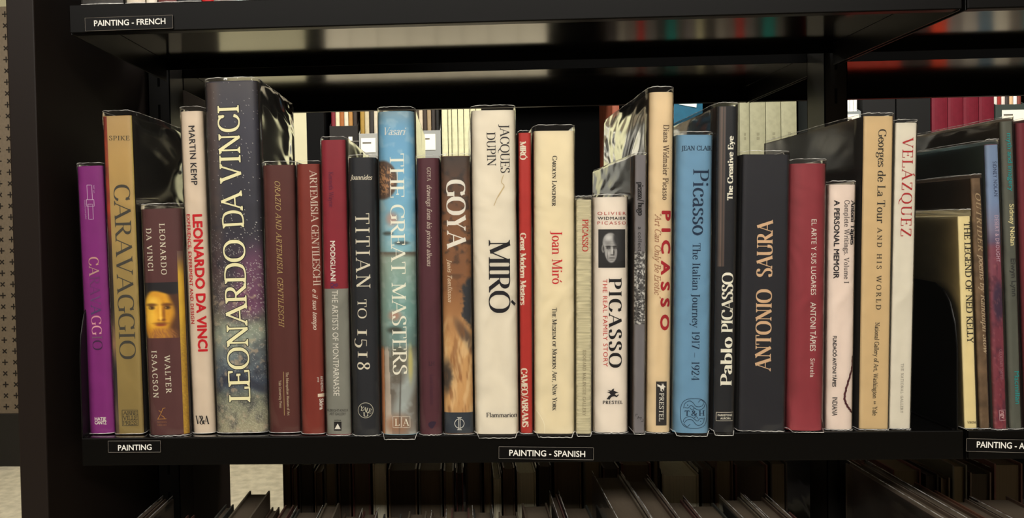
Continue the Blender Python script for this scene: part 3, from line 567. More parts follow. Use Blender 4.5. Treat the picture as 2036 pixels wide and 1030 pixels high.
book('b11', (826,875,314), (834.5,879.5,866), 309, 'slim plum book with small pale lettering in capitals and italics', (88,46,56), B=.0045, n=3.5, fb=869)
T('b11', 'title', 'GOYA', 'serif', (852.5,333), (853,360), 7.5, (206,190,176), sp=.08); T('b11', 'title', 'drawings from his private albums', 'serif_it', (853.6,368), (853.8,530), 9.5, (206,190,176), sp=.05)
T('b11', 'publisher', 'LH', 'light', (852,723), (864,723), 8, (56,30,50)); poly('b11', 'publisher_mark', [smooth([(852,842),(858,838),(867,839),(864,846),(859,852),(853,848),(852,842)])], (52,34,56))
T('b11', 'publisher', 'Lund Humphries', 'light', (858.5,745), (859,805), 7, (74,38,58))

def f_goy(u, v):
    n = fbm(u*.45, v*4.4, 12, 4); c = ramp(v, [(0,(60,44,34)),(.1,(92,60,40)),(.25,(128,84,50)),(.5,(142,94,56)),(.62,(176,128,80)),(.75,(206,164,108)),(1,(204,160,104))])
    c = mixc(c, C3(44,32,26), sm(n,.5,.8)*.8*(1-sm(v,.3,.6))); c = mixc(c, C3(42,46,52), ell(u+.35*(n-.5), v, 1.05, .57, .42, .1, .12)); c = mixc(c, C3(60,52,52), ell(u, v-.16*(u-.5), .85, .66, .4, .035, .5)*.7)
    c = mixc(c, C3(226,196,146), sm(v,.6,.68)*sm(fbm(u*1.4+v*2, v*3, 5, 8, 3),.4,.7)*.7); c = mixc(c, C3(52,44,40), ell(u+.2*(n-.5), v, .1, .86, .18, .06, .6)*.9); c = mixc(c, C3(140,92,52), sm(v,.62,.7)*sm(fbm(u*1.6-v, v*2.5, 6, 1, 3),.5,.8)*.7); return c
book('b12', (876.5,934,310), (881.5,943.5,865), 307, 'brown painted book with big white capitals and a navy foot band', (110,74,48), B=.003, n=5, fb=868)
patch('b12', 'spine_painting', (0,1), (311,820), f_goy, 40, 220)
patch('b12', 'navy_foot_band', (0,1), (820,None), (50,58,68), 16, 4, label='navy band at the foot of the spine')
T('b12', 'title', 'GOYA', 'bold', (906,357), (907.7,495), 37, WHT, sp=.03); T('b12', 'author', 'Janis Tomlinson', 'serif_it', (893.6,515), (895.2,601), 8.5, (226,206,176), sp=.05)
lines('b12', 'ring_mark', [circ(913.5,842,9.3,9.3,28), [(912.2,830),(912.2,854)], [(914.8,830),(914.8,854)], [(909,830),(918,830)], [(909,854.3),(918,854.3)]], 1.2, (226,224,214))

book('b13', (935,1026,219), (945.5,1031.5,866), 209.5, 'broad cream book with large black title, thickest of the pale books', (226,218,200), side=(60,52,42), B=.004, n=6, fb=873, wr=.5, boost=1.8)
T('b13', 'author', 'JACQUES', 'serif', (1003.3,247), (1004.6,344), 18, (46,44,46)); T('b13', 'author', 'DUPIN', 'serif', (976,263), (977.6,330), 17, (46,44,46))
T('b13', 'title', 'MIR\u00d3', 'mid', (992.8,477), (993.4,622), 42, (30,30,36), sp=-.03); T('b13', 'publisher', 'Flammarion', 'serif', (967,825), (1028.5,825), 9, (36,34,38))
lines('b13', 'paper_scuff', [bez((982,409),(990,390),(1000,374),(1002,368),(997,362),(1001,348)), [(990,392),(1003,371)]], 1.3, (196,176,136))

book('b14', (1030,1057,264), (1034.5,1060.5,864), 260, 'narrow scarlet book with cream lettering between two broad cream ones', (182,52,46), B=.0025, n=4, fb=869)
T('b14', 'title', 'MIR\u00d3', 'bold', (1039.6,281), (1040,318), 11.5, CREAM, sp=-.06); T('b14', 'series', 'Great Modern Masters', 'bold', (1040,463), (1040.3,607), 11, CREAM, sp=-.03); T('b14', 'publisher', 'CAMEO/ABRAMS', 'bold', (1042,732), (1044.6,849.5), 12, CREAM, sp=-.03)

book('b15', (1060.5,1144.5,260), (1064,1143,866), 248.5, 'broad ivory book with a red painter name and black small capitals', (228,216,184), B=.003, n=7, fb=873, wr=.5, boost=1.5)
T('b15', 'author', 'Carolyn Lanchner', 'serif_sc', (1103,310), (1102,410), 9, (44,42,42)); T('b15', 'title', 'Joan Mir\u00f3', 'serif', (1107.5,459), (1108,565), 20, (196,40,48)); T('b15', 'publisher', 'The Museum of Modern Art, New York', 'serif_sc', (1102.5,612), (1103,816.5), 9, (44,42,42))
lines('b15', 'jacket_crease', [bez((1066,815),(1074,826),(1082,843),(1083,862))], 1.0, (244,238,214))

book('b16', (1145.5,1177,397), (1145,1177,866), 390, 'small cream linen book with a red painter name, right of the broad ivory one', (198,190,158), B=.0015, n=6, var=.25, fb=871)
BOOKS['b16'].cover.data.materials[0] = paper((200,192,160), .8, .22, 500, stretch=(.06,1,1))
T('b16', 'title', 'PICASSO', 'serif', (1163.8,436), (1163.3,500), 11.5, (186,50,48)); T('b16', 'publisher', 'EDOUARD MALINGUE GALLERY', 'light', (1162,696), (1161.4,826.5), 6, (120,108,84), sp=.12)

def f_bald(u, v):
    c = C3(24,24,26)+0*u[...,None]; head = np.maximum(ell(u, v, .44, .34, .29, .25, .1), ell(u, v, .45+.04*(v-.5), .58, .23, .29, .1)); sk = mixc(C3(188,186,182)+0*u[...,None], C3(96,94,94), fbm(u, v, 7, 2)*.55)
    c = mixc(c, sk, head); c = mixc(c, C3(150,148,144), ell(u, v, .17, .5, .055, .11, .25)); c = mixc(c, C3(60,58,58), ell(u, v, .175, .5, .025, .07, .5))
    c = mixc(c, C3(34,34,36), sm(u+.12*np.sin(v*7), .58, .74)*.92); c = mixc(c, C3(232,230,226), ell(u, v, .36, .22, .12, .07, .9)*.7+ell(u, v, .5, .56, .025, .1, .8)*.8+ell(u, v, .36, .62, .07, .05, .9)*.45)
    for x, k in ((.36,1.0),(.6,.9)): c = mixc(c, C3(30,28,28), (ell(u, v, x, .445, .1, .02, .5)*.85+ell(u, v, x, .485, .075, .03, .6)*.8)*k); c = mixc(c, C3(190,188,184), ell(u, v, x+.01, .487, .02, .009, .5)*k*.7)
    c = mixc(c, C3(44,42,42), ell(u, v, .56, .6, .03, .07, .7)*.8+ell(u, v, .5, .665, .07, .014, .6)*.8+ell(u, v, .49, .745, .11, .011, .5)*.9+ell(u, v, .33, .68, .012, .09, .9)*.6+ell(u, v, .49, .8, .07, .012, .8)*.5)
    c = mixc(c, C3(110,108,106), (ell(u, v, .44, .33, .2, .007, .6)+ell(u, v, .44, .375, .2, .007, .6))*.55); return mixc(c, C3(14,14,16), sm(v+.2*np.abs(u-.45), .87, .93))
book('b17', (1178.5,1251,392), (1180.5,1250,864), 386.5, 'white book with a black-and-white portrait photograph on its spine', (232,222,208), side=(120,104,94), B=.005, n=4, fb=868)
T('b17', 'author', 'OLIVIER', 'sans', (1188.5,424.3), (1245.5,424.3), 6, (176,60,54), sp=.35); T('b17', 'author', 'WIDMAIER', 'sans', (1188.5,433.8), (1245.5,433.8), 6, (40,38,42), sp=.15, off=.02); T('b17', 'author', 'PICASSO', 'sans', (1188.5,443.3), (1245.5,443.3), 6, (176,60,54), sp=.35)
patch('b17', 'portrait_photograph', (.14,.93), (456,532.5), f_bald, 60, 80, label='black and white photograph of a bald old man')
T('b17', 'title', 'PICASSO', 'bold', (1223.3,553), (1223.5,731), 25, (28,28,32), sp=.12); T('b17', 'subtitle', 'THE REAL FAMILY STORY', 'sans', (1202.8,555), (1204,729), 8.5, (190,50,46), sp=.12)
def pegasus(key, cx, cy, s, col, rot=0):
    P = [(-12,10),(-8,4),(-4,1),(-6,-2),(-11,-4),(-5,-5),(-10,-8),(-3,-7),(0,-10),(3,-11),(2,-7),(6,-5),(12,-3),(7,-2),(4,0),(8,3),(11,0),(12,2),(8,6),(3,4),(-1,5),(-4,7),(-6,11),(-8,10)]
    c_, s_ = math.cos(rot), math.sin(rot); return poly(key, 'publisher_mark', [[(cx+(x*c_-y*s_)*s, cy+(x*s_+y*c_)*s) for x, y in P]], col, off=.0005)
pegasus('b17', 1218, 783.5, 1.02, (34,32,36)); T('b17', 'publisher', 'PRESTEL', 'bold', (1198.5,800), (1238,800), 6.3, (34,32,36), sp=.16)

book('b18', (1262,1286.5,308), (1259,1283,865), 304, 'slim grey book with a crumpled silver picture on its spine', (122,118,120), side=(130,104,98), B=.002, n=5, fb=867, wr=.5, boost=1.8)
patch('b18', 'silver_relief_picture', (0,1), (500,645), lambda u, v: mixc(C3(70,68,68)+0*u[...,None], C3(206,204,198), sm(np.abs(fbm(u*.5, v*3, 9, 6)-.5)*4, .1, .9)*1.1), 20, 120, label='photograph of crumpled silver')
T('b18', 'title', 'picasso', 'bold', (1273.4,362), (1273.8,396), 11, (34,32,36), sp=-.05); T('b18', 'title', '/', 'black', (1274,396), (1274,401), 11, (34,32,36)); T('b18', 'title', 'hugo', 'bold', (1274,403), (1274.2,429), 11, (34,32,36), sp=-.05)
T('b18', 'subtitle', 'a collection of 25 silver platters', 'sans', (1272.4,451), (1271.4,638), 7.5, (50,48,52), off=.006, sp=.1)
T('b18', 'publisher', 'M', 'sans', (1268,830), (1275,832), 5, (50,48,50)); lines('b18', 'publisher_frame', [[(1264,828),(1264,823.5),(1268,823.5)], [(1279,833),(1279,838),(1274.5,838)]], .8, (60,58,60))

book('b19', (1291,1342.5,183), (1285.5,1334,864), 172.5, 'tall pale tan book with spaced red capitals and a black publisher box', (222,200,162), side=(112,92,76), B=.004, n=3.5, fb=867, wr=.9, boost=2.4)
T('b19', 'author', 'Diana Widmaier Picasso', 'serif', (1325,248), (1323,397.5), 11.5, (92,74,60), sp=.05)
T('b19', 'title', 'PICASSO', 'sans', (1326.3,419), (1323,657), 19, (166,38,48), off=.05, sp=.75)
T('b19', 'subtitle', '\u201cArt Can Only Be Erotic\u201d', 'light_it', (1308.4,425), (1307.3,594), 12, (160,112,86))
poly('b19', 'publisher_box', [[(1304.5,758.5),(1326,758.5),(1325.6,846),(1304,846)]], (48,46,46)); b_ = BOOKS['b19']; b_.ink_off = .0005; T('b19', 'publisher', 'PRESTEL', 'serif', (1315.3,781.5), (1314.6,837.5), 9, WHT, sp=.1); pegasus('b19', 1315.5, 770, .72, WHT, 1.3); b_.ink_off = .0003

book('b20', (1344.5,1422,268), (1340.5,1411.5,866), 262, 'sky blue book with dark navy lettering and an oval dolphin emblem', (114,156,184), B=.005, n=5, fb=872)
nv = (30,50,74)
T('b20', 'author', 'JEAN CLAIR', 'serif', (1355.5,294.5), (1417.5,294.5), 9, nv); T('b20', 'title', 'Picasso', 'serif', (1394.3,336), (1392.5,468), 31, nv); T('b20', 'subtitle', 'The Italian Journey 1917 \u2013 1924', 'serif', (1385,483), (1382.6,756.5), 15, nv)
def sup(cx, cy, a, b_, n=40, e=3): return [(cx+a*math.copysign(abs(math.cos(t))**(2/e), math.cos(t)), cy+b_*math.copysign(abs(math.sin(t))**(2/e), math.sin(t))) for t in [2*math.pi*i/n for i in range(n+1)]]
dolph = [bez((1359,812),(1362,802),(1371,797),(1378,801),(1384,808),(1394,808),(1400,802)), bez((1361,810),(1368,811),(1374,806),(1382,812),(1390,815),(1399,811),(1402,804)), bez((1388,800),(1394,795),(1401,801)), bez((1366,806),(1367,805),(1368,806)), bez((1372,811),(1376,815),(1380,812))]
lines('b20', 'emblem', [sup(1380,822,26.8,29.5)]+dolph+[[(2760-x, 1643-y) for x, y in s] for s in dolph], 1.0, nv); T('b20', 'publisher', 'T&H', 'serif', (1361,821.5), (1401,821.5), 10.5, nv, sp=.22)

book('b21', (1426,1469,211), (1417.5,1461,864), 204, 'black book with bold white upward lettering, right of the sky blue one', (33,35,40), side=(90,74,64), B=.003, n=4, fb=870, wr=.5, boost=2.2)
patch('b21', 'spine_stripe', (.1,.42), (212,530), lambda u, v: ramp(u, [(0,(50,44,42)),(.4,(108,86,74)),(.6,(52,46,44)),(.8,(96,76,66)),(1,(44,44,48))]), 10, 4)
T('b21', 'author', 'Pablo', 'bold', (1443.5,767), (1445,670), 22, wt_); T('b21', 'author', 'PICASSO', 'bold', (1445.3,661), (1447,542), 22, wt_, sp=-.02); T('b21', 'title', 'The Creative Eye', 'bold', (1451,398.5), (1453,270), 10.5, wt_)
lines('b21', 'publisher_frame', [[(1424.5,820),(1459,820),(1458.6,836.5),(1424,836.5),(1424.5,820)]], .9, (214,206,190)); T('b21', 'publisher', 'PARKSTONE', 'sans', (1427,825.4), (1456,825.4), 4, wt_, off=.02); T('b21', 'publisher', 'AURORA', 'sans', (1432,831.8), (1453,831.8), 4, wt_, off=.02)

book('b22', (1476,1571,307), (1468,1560,861), 300, 'broad charcoal slipcased book with tan capitals reading upward', (35,36,43), B=.0008, n=14, fb=862, rough=.5)
tn = (222,186,148)
T('b22', 'title', 'ANTONIO', 'bold', (1516.6,738), (1519,575), 30, tn); T('b22', 'title', 'SAURA', 'bold', (1519.3,551), (1521,437), 30, tn)

book('b23', (1573.5,1648,325), (1566,1642,861), 316, 'thick rose red book with white sans lettering', (146,58,66), B=.006, n=3.5, fb=866, wr=.35)
T('b23', 'title', 'EL ARTE Y SUS LUGARES', 'sans', (1618.5,436), (1617.3,586.5), 10, WHT, off=.004, sp=.04); T('b23', 'author', 'ANTONI T\u00c0PIES', 'sans', (1616.9,601), (1615.8,698), 11, WHT, off=.004); T('b23', 'publisher', 'Siruela', 'sans', (1615.6,712.5), (1615,750), 8.5, WHT, sp=.08)

book('b24', (1649.5,1704,367), (1643,1697,858), 360, 'short pinkish white book with a dark braided cord at its lower right', (228,212,200), B=.0025, n=4, fb=859)
T('b24', 'title', 'A PERSONAL MEMOIR', 'sans', (1664.5,398), (1663,554), 10.5, (34,32,38), off=.03); T('b24', 'subtitle', 'Complete Writings. Volume I', 'serif', (1684,398), (1683,563), 9.5, (100,92,90), sp=.05); T('b24', 'author', 'Antoni T\u00e0pies', 'bold', (1697.6,398), (1696,487), 9, (44,42,46))
T('b24', 'publisher', 'FUNDACI\u00d3 ANTONI T\u00c0PIES', 'sans', (1660,668), (1658.8,769), 7, (34,32,38), off=.03); T('b24', 'publisher', 'INDIANA', 'sans', (1660,790), (1659.5,827), 9.5, (34,32,38), off=.01)
br = smooth([(1697,708),(1696,730),(1689,752),(1682,774),(1679,792),(1684,806),(1690,814),(1696,822)], 8)
lines('b24', 'braided_cord_picture', [[(x+1.1*math.sin(i*1.3), y) for i, (x, y) in enumerate(br)]], 3.4, (92,40,48)); lines('b24', 'braided_cord_picture', [[(x-1.4*math.sin(i*1.3), y) for i, (x, y) in enumerate(br)]], 1.4, (60,34,36), off=.0004)

book('b25', (1717.5,1777,231), (1707.5,1768,857), 225, 'tall tan book with spaced dark serif lettering and a near-black left cover', (206,180,136), side=(38,34,34), B=.0012, n=10, fb=859, depth=.24, wr=.12, boost=.9)
T('b25', 'title', 'Georges de La Tour', 'serif', (1754.5,257), (1751,444), 15, (52,50,46)); T('b25', 'title', 'AND HIS WORLD', 'serif', (1749,452.5), (1746.4,615.5), 9, (72,64,52), sp=.34)
T('b25', 'publisher', 'National Gallery of Art, Washington', 'serif', (1744.4,641), (1739.5,792), 8.5, (72,64,52)); T('b25', 'publisher', 'Yale', 'serif', (1739.6,808), (1739,826.5), 8.5, (72,64,52)); poly('b25', 'ornament', [[(1736,799),(1739,797.6),(1742,799),(1739,800.4)], [(1736.5,802.5),(1739,801.3),(1741.5,802.5),(1739,803.7)]], (72,64,52))

book('b26', (1779.5,1826.5,244), (1769.5,1810,856), 238, 'tall white book with spaced red serif capitals, last before the black bookend', (218,212,196), side=(190,186,174), B=.0012, n=8, fb=857)
T('b26', 'title', 'VEL\u00c1ZQUEZ', 'serif', (1805.3,273), (1801,470), 20, (172,46,50), sp=.12); T('b26', 'publisher', 'THE NATIONAL GALLERY', 'light', (1794,723), (1792.6,821), 5, (100,96,90), sp=.2)
# ---- next bay to the right
G2 = 'art books standing on the middle shelf of the next bay'
book('b27', (1905,1929.5,430), (1917,1945,855), 416, 'short cream book with a wide cream side, leftmost of the right-hand bay', (228,212,160), side=(236,222,178), B=.001, n=6, depth=.22, group=G2, fb=856, wr=.3, boost=1.8)
T('b27', 'title', 'THE LEGEND OF NED KELLY', 'serif', (1922.5,441), (1929.3,682), 12, (48,44,40)); T('b27', 'publisher', 'VIKING', 'serif', (1923,839.8), (1943,839.8), 4.5, (90,80,60))
book('b28', (1931.5,1951,354), (1947.5,1971.5,855), 346, 'brown mottled book with tan italic lettering in the right-hand bay', (110,88,66), side=(104,82,64), B=.002, n=5, depth=.23, group=G2, var=.4, fb=856, wr=.3, boost=1.6)
T('b28', 'title', 'OUTRIDER', 'serif_it', (1944,384), (1950,500), 10, (176,152,118), sp=.14); T('b28', 'author', 'poems by Randolph Stow', 'serif_it', (1951,505), (1961.5,705), 11, (186,164,134)); T('b28', 'publisher', 'MACDONALD', 'light', (1964.5,760), (1966.5,808), 5, (150,130,110))
def f_des(u, v):
    c = ramp(v, [(0,(120,140,168)),(.2,(124,144,176)),(.3,(124,120,142)),(.34,(96,84,110)),(.36,(130,70,86)),(.6,(122,54,70)),(1,(128,50,62))]); n = fbm(u*.4, v*4, 12, 5)
    c = mixc(c, C3(60,40,66), ell(u, v, .6, .55, .4, .07, .3)*.9); c = mixc(c, C3(84,36,56), sm(n,.5,.75)*sm(v,.36,.4)*.7); return mixc(c, C3(170,110,110), sm(fbm(u*.5, v*8, 14, 2),.6,.8)*sm(v,.36,.4)*.5)
book('b29', (1959.5,1986.5,287), (1976,2006,857), 277, 'book with a blue sky over crimson desert on its spine', (122,70,84), side=(84,112,114), B=.0025, n=5, depth=.24, group=G2, fb=859, wr=.3, boost=1.6)
patch('b29', 'spine_painting', (0,1), (288,None), f_des, 16, 160)
T('b29', 'author', 'SIDNEY NOLAN', 'sans', (1977,321), (1980,390), 7, (50,56,84), sp=.1); T('b29', 'title', 'DESERT & DROUGHT', 'sans', (1980.7,428), (1984.5,521), 7, (206,176,190), sp=.08); T('b29', 'author', 'GEOFFREY SMITH', 'light', (1989.3,695), (1991.5,754), 5, (176,130,140))
lines('b29', 'publisher_frame', [[(1986.5,816),(2000,815),(2001,835),(1987.5,836),(1986.5,816)]], .8, (206,170,176)); T('b29', 'publisher', 'ngv', 'sans', (1994,818), (1995,832), 8, (226,196,196))
book('b30', (1989,2017,241), (2008,2035,856), 232, 'grey-green book with teal and cream lettering in the right-hand bay', (92,94,84), side=(104,92,78), B=.003, n=4, depth=.245, group=G2, fb=858, wr=.4, boost=2.0)
tl = (40,150,150)
T('b30', 'title', 'myth and imagery', 'sans', (2006.5,265), (2010.5,380), 9, tl, off=.01); T('b30', 'author', 'Sidney Nolan', 'sans', (2011.5,405.5), (2014,488), 9.5, (226,214,160), off=.02); T('b30', 'author', 'Elwyn Lynn', 'sans', (2014.5,514), (2017,589), 9.5, (58,60,58), off=.015); T('b30', 'publisher', 'Macmillan', 'sans', (2021.5,738), (2024,803), 10, tl, off=.01)
book('b31', (2021.5,2052,244), (2040.5,2071,857), 236, 'dark crimson book cut off by the right edge of the photo', (110,34,46), side=(80,26,34), B=.003, n=4, depth=.25, group=G2, fb=858)
# ------------------------------------------------------------------ the shelving the books stand on
BLK = enamel((7,6,6), .34, .3, .015); GLOSS = enamel((10,9,9), .14, 1.0, .03, .7); DULL = enamel((4,4,4), .7, .04, 0); BROWN = enamel((8,7,6), .4, .07, .01)
ZT = .4496
def shelf(X0, X1, Y0, Y1, Z, lipY, label, group='black steel shelves'):
    """tray shelf: pressed sheet with a deep turned lip and end flanges; lipY tells which long edge carries the visible lip"""
    r = empty('shelf', ((X0+X1)/2, (Y0+Y1)/2, Z), label, 'shelf', group); o = Vector(((X0+X1)/2, (Y0+Y1)/2, Z))
    def B(name, x0, x1, y0, y1, z0, z1, mt, bev=.0006):
        b = MB(); b.box(x0-o.x, x1-o.x, y0-o.y, y1-o.y, z0-o.z, z1-o.z, 0, bev); return b.build(name, mt, r)
    B('tray', X0, X1, Y0+.0016, Y1-.0016, Z-.0016, Z, GLOSS, .0004)
    s = 1 if lipY == Y0 else -1; far = Y1 if lipY == Y0 else Y0
    B('front_lip', X0, X1, min(lipY, lipY+.0022*s), max(lipY, lipY+.0022*s), Z-.0290, Z, BROWN, .0009)
    B('lip_return', X0+.002, X1-.002, min(lipY+.0022*s, lipY+.011*s), max(lipY+.0022*s, lipY+.011*s), Z-.0290, Z-.0276, BLK, 0)
    B('back_flange', X0, X1, min(far, far-.0016*s), max(far, far-.0016*s), Z-.0135, Z, DULL, .0004)
    for x in (X0, X1-.0016): B('end_bracket', x, x+.0016, Y0+.003, Y1-.003, Z-.030, Z-.0018, BLK, .0003)
    return r
lev = {0.0: 'middle', ZT: 'upper', -.4496: 'lower'}
for Z in (0.0, ZT, -.4496):
    shelf(0, .9, 0, .25, Z, 0, {'middle': 'black shelf under the sharp front row of books, labelled twice', 'upper': 'black shelf across the top of the photo with the label PAINTING - FRENCH', 'lower': 'black shelf below the frame carrying the dark lower front row'}[lev[Z]])
    shelf(.905, 1.805, 0, .25, Z, 0, {'middle': 'black shelf at the right edge, its label cut off by the frame', 'upper': 'black shelf at the top right corner beyond the bracket', 'lower': 'black shelf below the frame in the right-hand bay'}[lev[Z]])
    shelf(0, .9, .305, .545, Z, .545, {'middle': 'rear black shelf behind the sharp front row of books', 'upper': 'rear black shelf whose underside mirrors pale boxes', 'lower': 'rear black shelf low behind the central books'}[lev[Z]])
    shelf(.905, 1.805, .305, .545, Z, .545, {'middle': 'rear black shelf behind the right-hand bay of books', 'upper': 'rear black shelf whose underside mirrors red volumes', 'lower': 'rear black shelf low in the right-hand bay'}[lev[Z]])
FZ = -1.10
def post(x, label):
    r = empty('upright_post', (x, .28, FZ), label, 'shelving upright', 'black shelving uprights'); b = MB()
    for a in (-1, 1): b.box(a*.0152-.0012*(a > 0), a*.0152+.0012*(a < 0), -.0245, .0245, 0, 2.85)
    b.box(-.0152, .0152, -.0245, -.0232, 0, 2.85); b.box(-.0152, .0152, .0232, .0245, 0, 2.85); s = b
    for k in range(60):
        z = .12+k*.045; s.box(-.0016, .0016, -.0250, -.0240, z, z+.02, 1)
    b.build('slotted_channel', [enamel((20,19,17), .3, .5, .02), enamel((3,3,3), .8, .1, 0)], r); return r
post(-.0135, 'black upright post at the left, beside the end panel'); post(.9065, 'black upright post between the two bays, behind the tan book')
post(1.822, 'black upright post beyond the right-hand bay')
r = empty('end_panel', (-.0435, .28, FZ), 'tall black end panel of the shelving at the left of the photo', 'shelving end panel')
b = MB(); b.box(-.0145, .0145, -.294, .29, .02, 2.9, 0, .0015); b.build('panel', enamel((28,22,19), .45, .12, .01), r)
b = MB(); b.box(-.013, .013, -.285, .28, 0, .0195); b.build('plinth', BLK, r)
# card plates with names, slipped on the shelf lips
def name_plate(x0, x1, yt0, yt1, hpx, Z, text, tx, ty, h, label, tilt):
    a = at(x0, yt0, -.0016); c = at(x1, yt1, -.0016); hh = hpx*.744/F; th = math.atan2(c.z-a.z, c.x-a.x); w = (c-a).length
    r = empty('shelf_label', a, label, 'shelf label', 'shelf name plates', (0, -th, 0)); b = MB()
    b.box(0, w, 0, .0008, -hh, 0, 0, .0002); b.build('card', enamel((11,10,10), .4, .08, 0), r)
    e = MB(); q = .00035
    for p in (((0,-hh),(w,-hh)), ((w,-hh),(w,0)), ((w,0),(0,0)), ((0,0),(0,-hh))):
        e.tube([(p[0][0], -.0001, p[0][1]), (p[1][0], -.0001, p[1][1])], .00018, 4)
    e.build('clear_sleeve_edge', ink((120,114,106), .3), r)
    V, Fc, ci, wd, LY = layout(text, 'sans', 0, .016); A = at(tx[0], ty[0], -.0018)-a; Cc = at(tx[1], ty[1], -.0018)-a; c_, s_ = math.cos(th), math.sin(th)
    A2 = (A.x*c_+A.z*s_, -A.x*s_+A.z*c_); C2 = (Cc.x*c_+Cc.z*s_, -Cc.x*s_+Cc.z*c_); L = C2[0]-A2[0]; hm = h*.744/F
    mesh_obj('lettering', [(A2[0]+p[0]*L/wd, -.0003-LY[i]*8e-6, A2[1]+(C2[1]-A2[1])*p[0]/wd+(p[1]-.5)*hm) for i, p in enumerate(V)], Fc, ink((222,220,214), .4), r)
name_plate(169, 343, 36, 30, 26, 0, 'PAINTING - FRENCH', (187, 329), (46.3, 41.8), 11.6, 'black name plate PAINTING - FRENCH on the upper shelf lip', 0)
name_plate(215, 319, 877, 876.5, 23, 0, 'PAINTING', (234.7, 301.5), (890.2, 888.8), 11.4, 'black name plate PAINTING on the middle shelf lip below the gold book', 0)
name_plate(992, 1180, 888, 890.5, 24, 0, 'PAINTING - SPANISH', (1012.6, 1163.5), (900, 902.6), 12, 'black name plate PAINTING - SPANISH at the centre of the middle shelf lip', 0)
name_plate(1922, 2110, 872, 876.5, 25, 0, 'PAINTING - A', (1942, 2037), (883.4, 886.4), 12, 'black name plate PAINTING - A cut off by the right edge', 0)
def bookend(x, label, s):
    r = empty('bookend', (x, 0, 0), label, 'bookend', 'black steel bookends'); P = [(0.001,.0006),(.001,.085),(.004,.108),(.011,.128),(.021,.140),(.035,.146),(.12,.150),(.19,.150),(.205,.14),(.21,.12),(.21,.0006)]
    b = MB(); b.prism(P, 'x', -.0006, .0006); b.build('upright_plate', enamel((7,7,7), .45, .3, 0), r)
    b = MB(); b.tube([(s*.0002, p[0], p[1]) for p in P[:-1]], .0007, 6); b.build('rolled_rim', BLK, r, True)
    b = MB(); b.box(min(0, -s*.004), max(0, -s*.004), .003, .2, .0002, .0012); b.build('foot', BLK, r); return r
bookend(.8945, 'black steel bookend with a rounded corner, standing right of the tall white book', 1)
bookend(.0008, 'black steel bookend showing as a thin curved edge left of the purple book', -1)
# ------------------------------------------------------------------ plain books for the other shelves
def gbook(x0, x1, Y, z0, h, depth, col, label, group, page=(150,138,116), back=False, jacket=False, rough=.5, lean=0.0, cat='book', name='book', title=None, fj=.006):
    w = x1-x0; r = empty(name, ((x0+x1)/2, Y, z0), label, cat, group, (0, lean, 0)); t = min(.0022, w*.16)
    W2 = w/2-.0003; prof = []; sgn = -1 if back else 1
    # local y runs from spine (0) to fore-edge (depth); mirrored when the spine faces away
    def yy(y): return depth-y if back else y
    N = 6; outer = [(-W2, depth), (-W2, .003)]+[(-W2+2*W2*i/N, .0022*abs(2*i/N-1)**3) for i in range(N+1)]+[(W2, .003), (W2, depth)]
    inner = [(-W2+t, depth), (-W2+t, .004)]+[((-W2+2*W2*i/N)*(W2-t)/W2, .0022*abs(2*i/N-1)**3+.0018) for i in range(N+1)]+[(W2-t, .004), (W2-t, depth)]
    M = len(outer); v = []
    for L_ in (outer, inner):
        for z in (.0004, h): v += [(p[0], yy(p[1]), z) for p in L_]
    f = []
    for i in range(M-1): f += [(i, i+1, M+i+1, M+i), (2*M+i+1, 2*M+i, 3*M+i, 3*M+i+1), (M+i, M+i+1, 3*M+i+1, 3*M+i), (i+1, i, 2*M+i, 2*M+i+1)]
    f += [(0, M, 3*M, 2*M), (M-1, 3*M-1, 4*M-1, 2*M-1)]
    if back: f = [q[::-1] for q in f]
    mesh_obj('cover', v, f, paper(col, rough, .08), r)
    a, c = sorted((yy(.0045), yy(depth-.004))); b = MB(); b.box(-W2+t+.0002, W2-t-.0002, a, c, .003, h-.0035); b.build('page_block', paper(page, .85, .12, 300, stretch=(14, .2, .02)), r)
    if title is not None:
        b = MB(); n = 2; zz = h*.48
        for k in range(n): b.box(-W2*.16, W2*.2, -.0003, .0005, zz-.012*k-.008, zz-.012*k)
        if not back: b.build('spine_lettering', ink(title), r)
    if jacket:
        e = MB(); o = .0009; K = [(-W2-o, depth*.98), (-W2-o, depth*.5), (-W2-o, .001), (0, -o), (W2+o, .001), (W2+o, depth*.5), (W2+o, depth*.98)]
        v = []; zs = [.0008, h*.5, h, h+fj]
        for j, z in enumerate(zs):
            for i, p in enumerate(K): v.append((p[0]+(.0008*wob(i, h*900) if j == 3 else 0), yy(p[1]), z+(.0012*wob(i*1.7, h*1000) if j == 3 else 0)))
        n = len(K); ff = [(j*n+i, j*n+i+1, (j+1)*n+i+1, (j+1)*n+i) for j in range(3) for i in range(n-1)]
        J = mesh_obj('plastic_jacket', v, ff, film(.4, 7, .02, 1.8), r); e.tube(v[3*n:], .00045, 4); e.build('top_edge', film_edge(), J); e = MB()
        if not back: e.tube([(p[0], p[1]-.0003, .0009) for p in K[1:-1]], .0006, 4); e.build('bottom_edge', film_edge(), J)
    return r
random.seed(5)
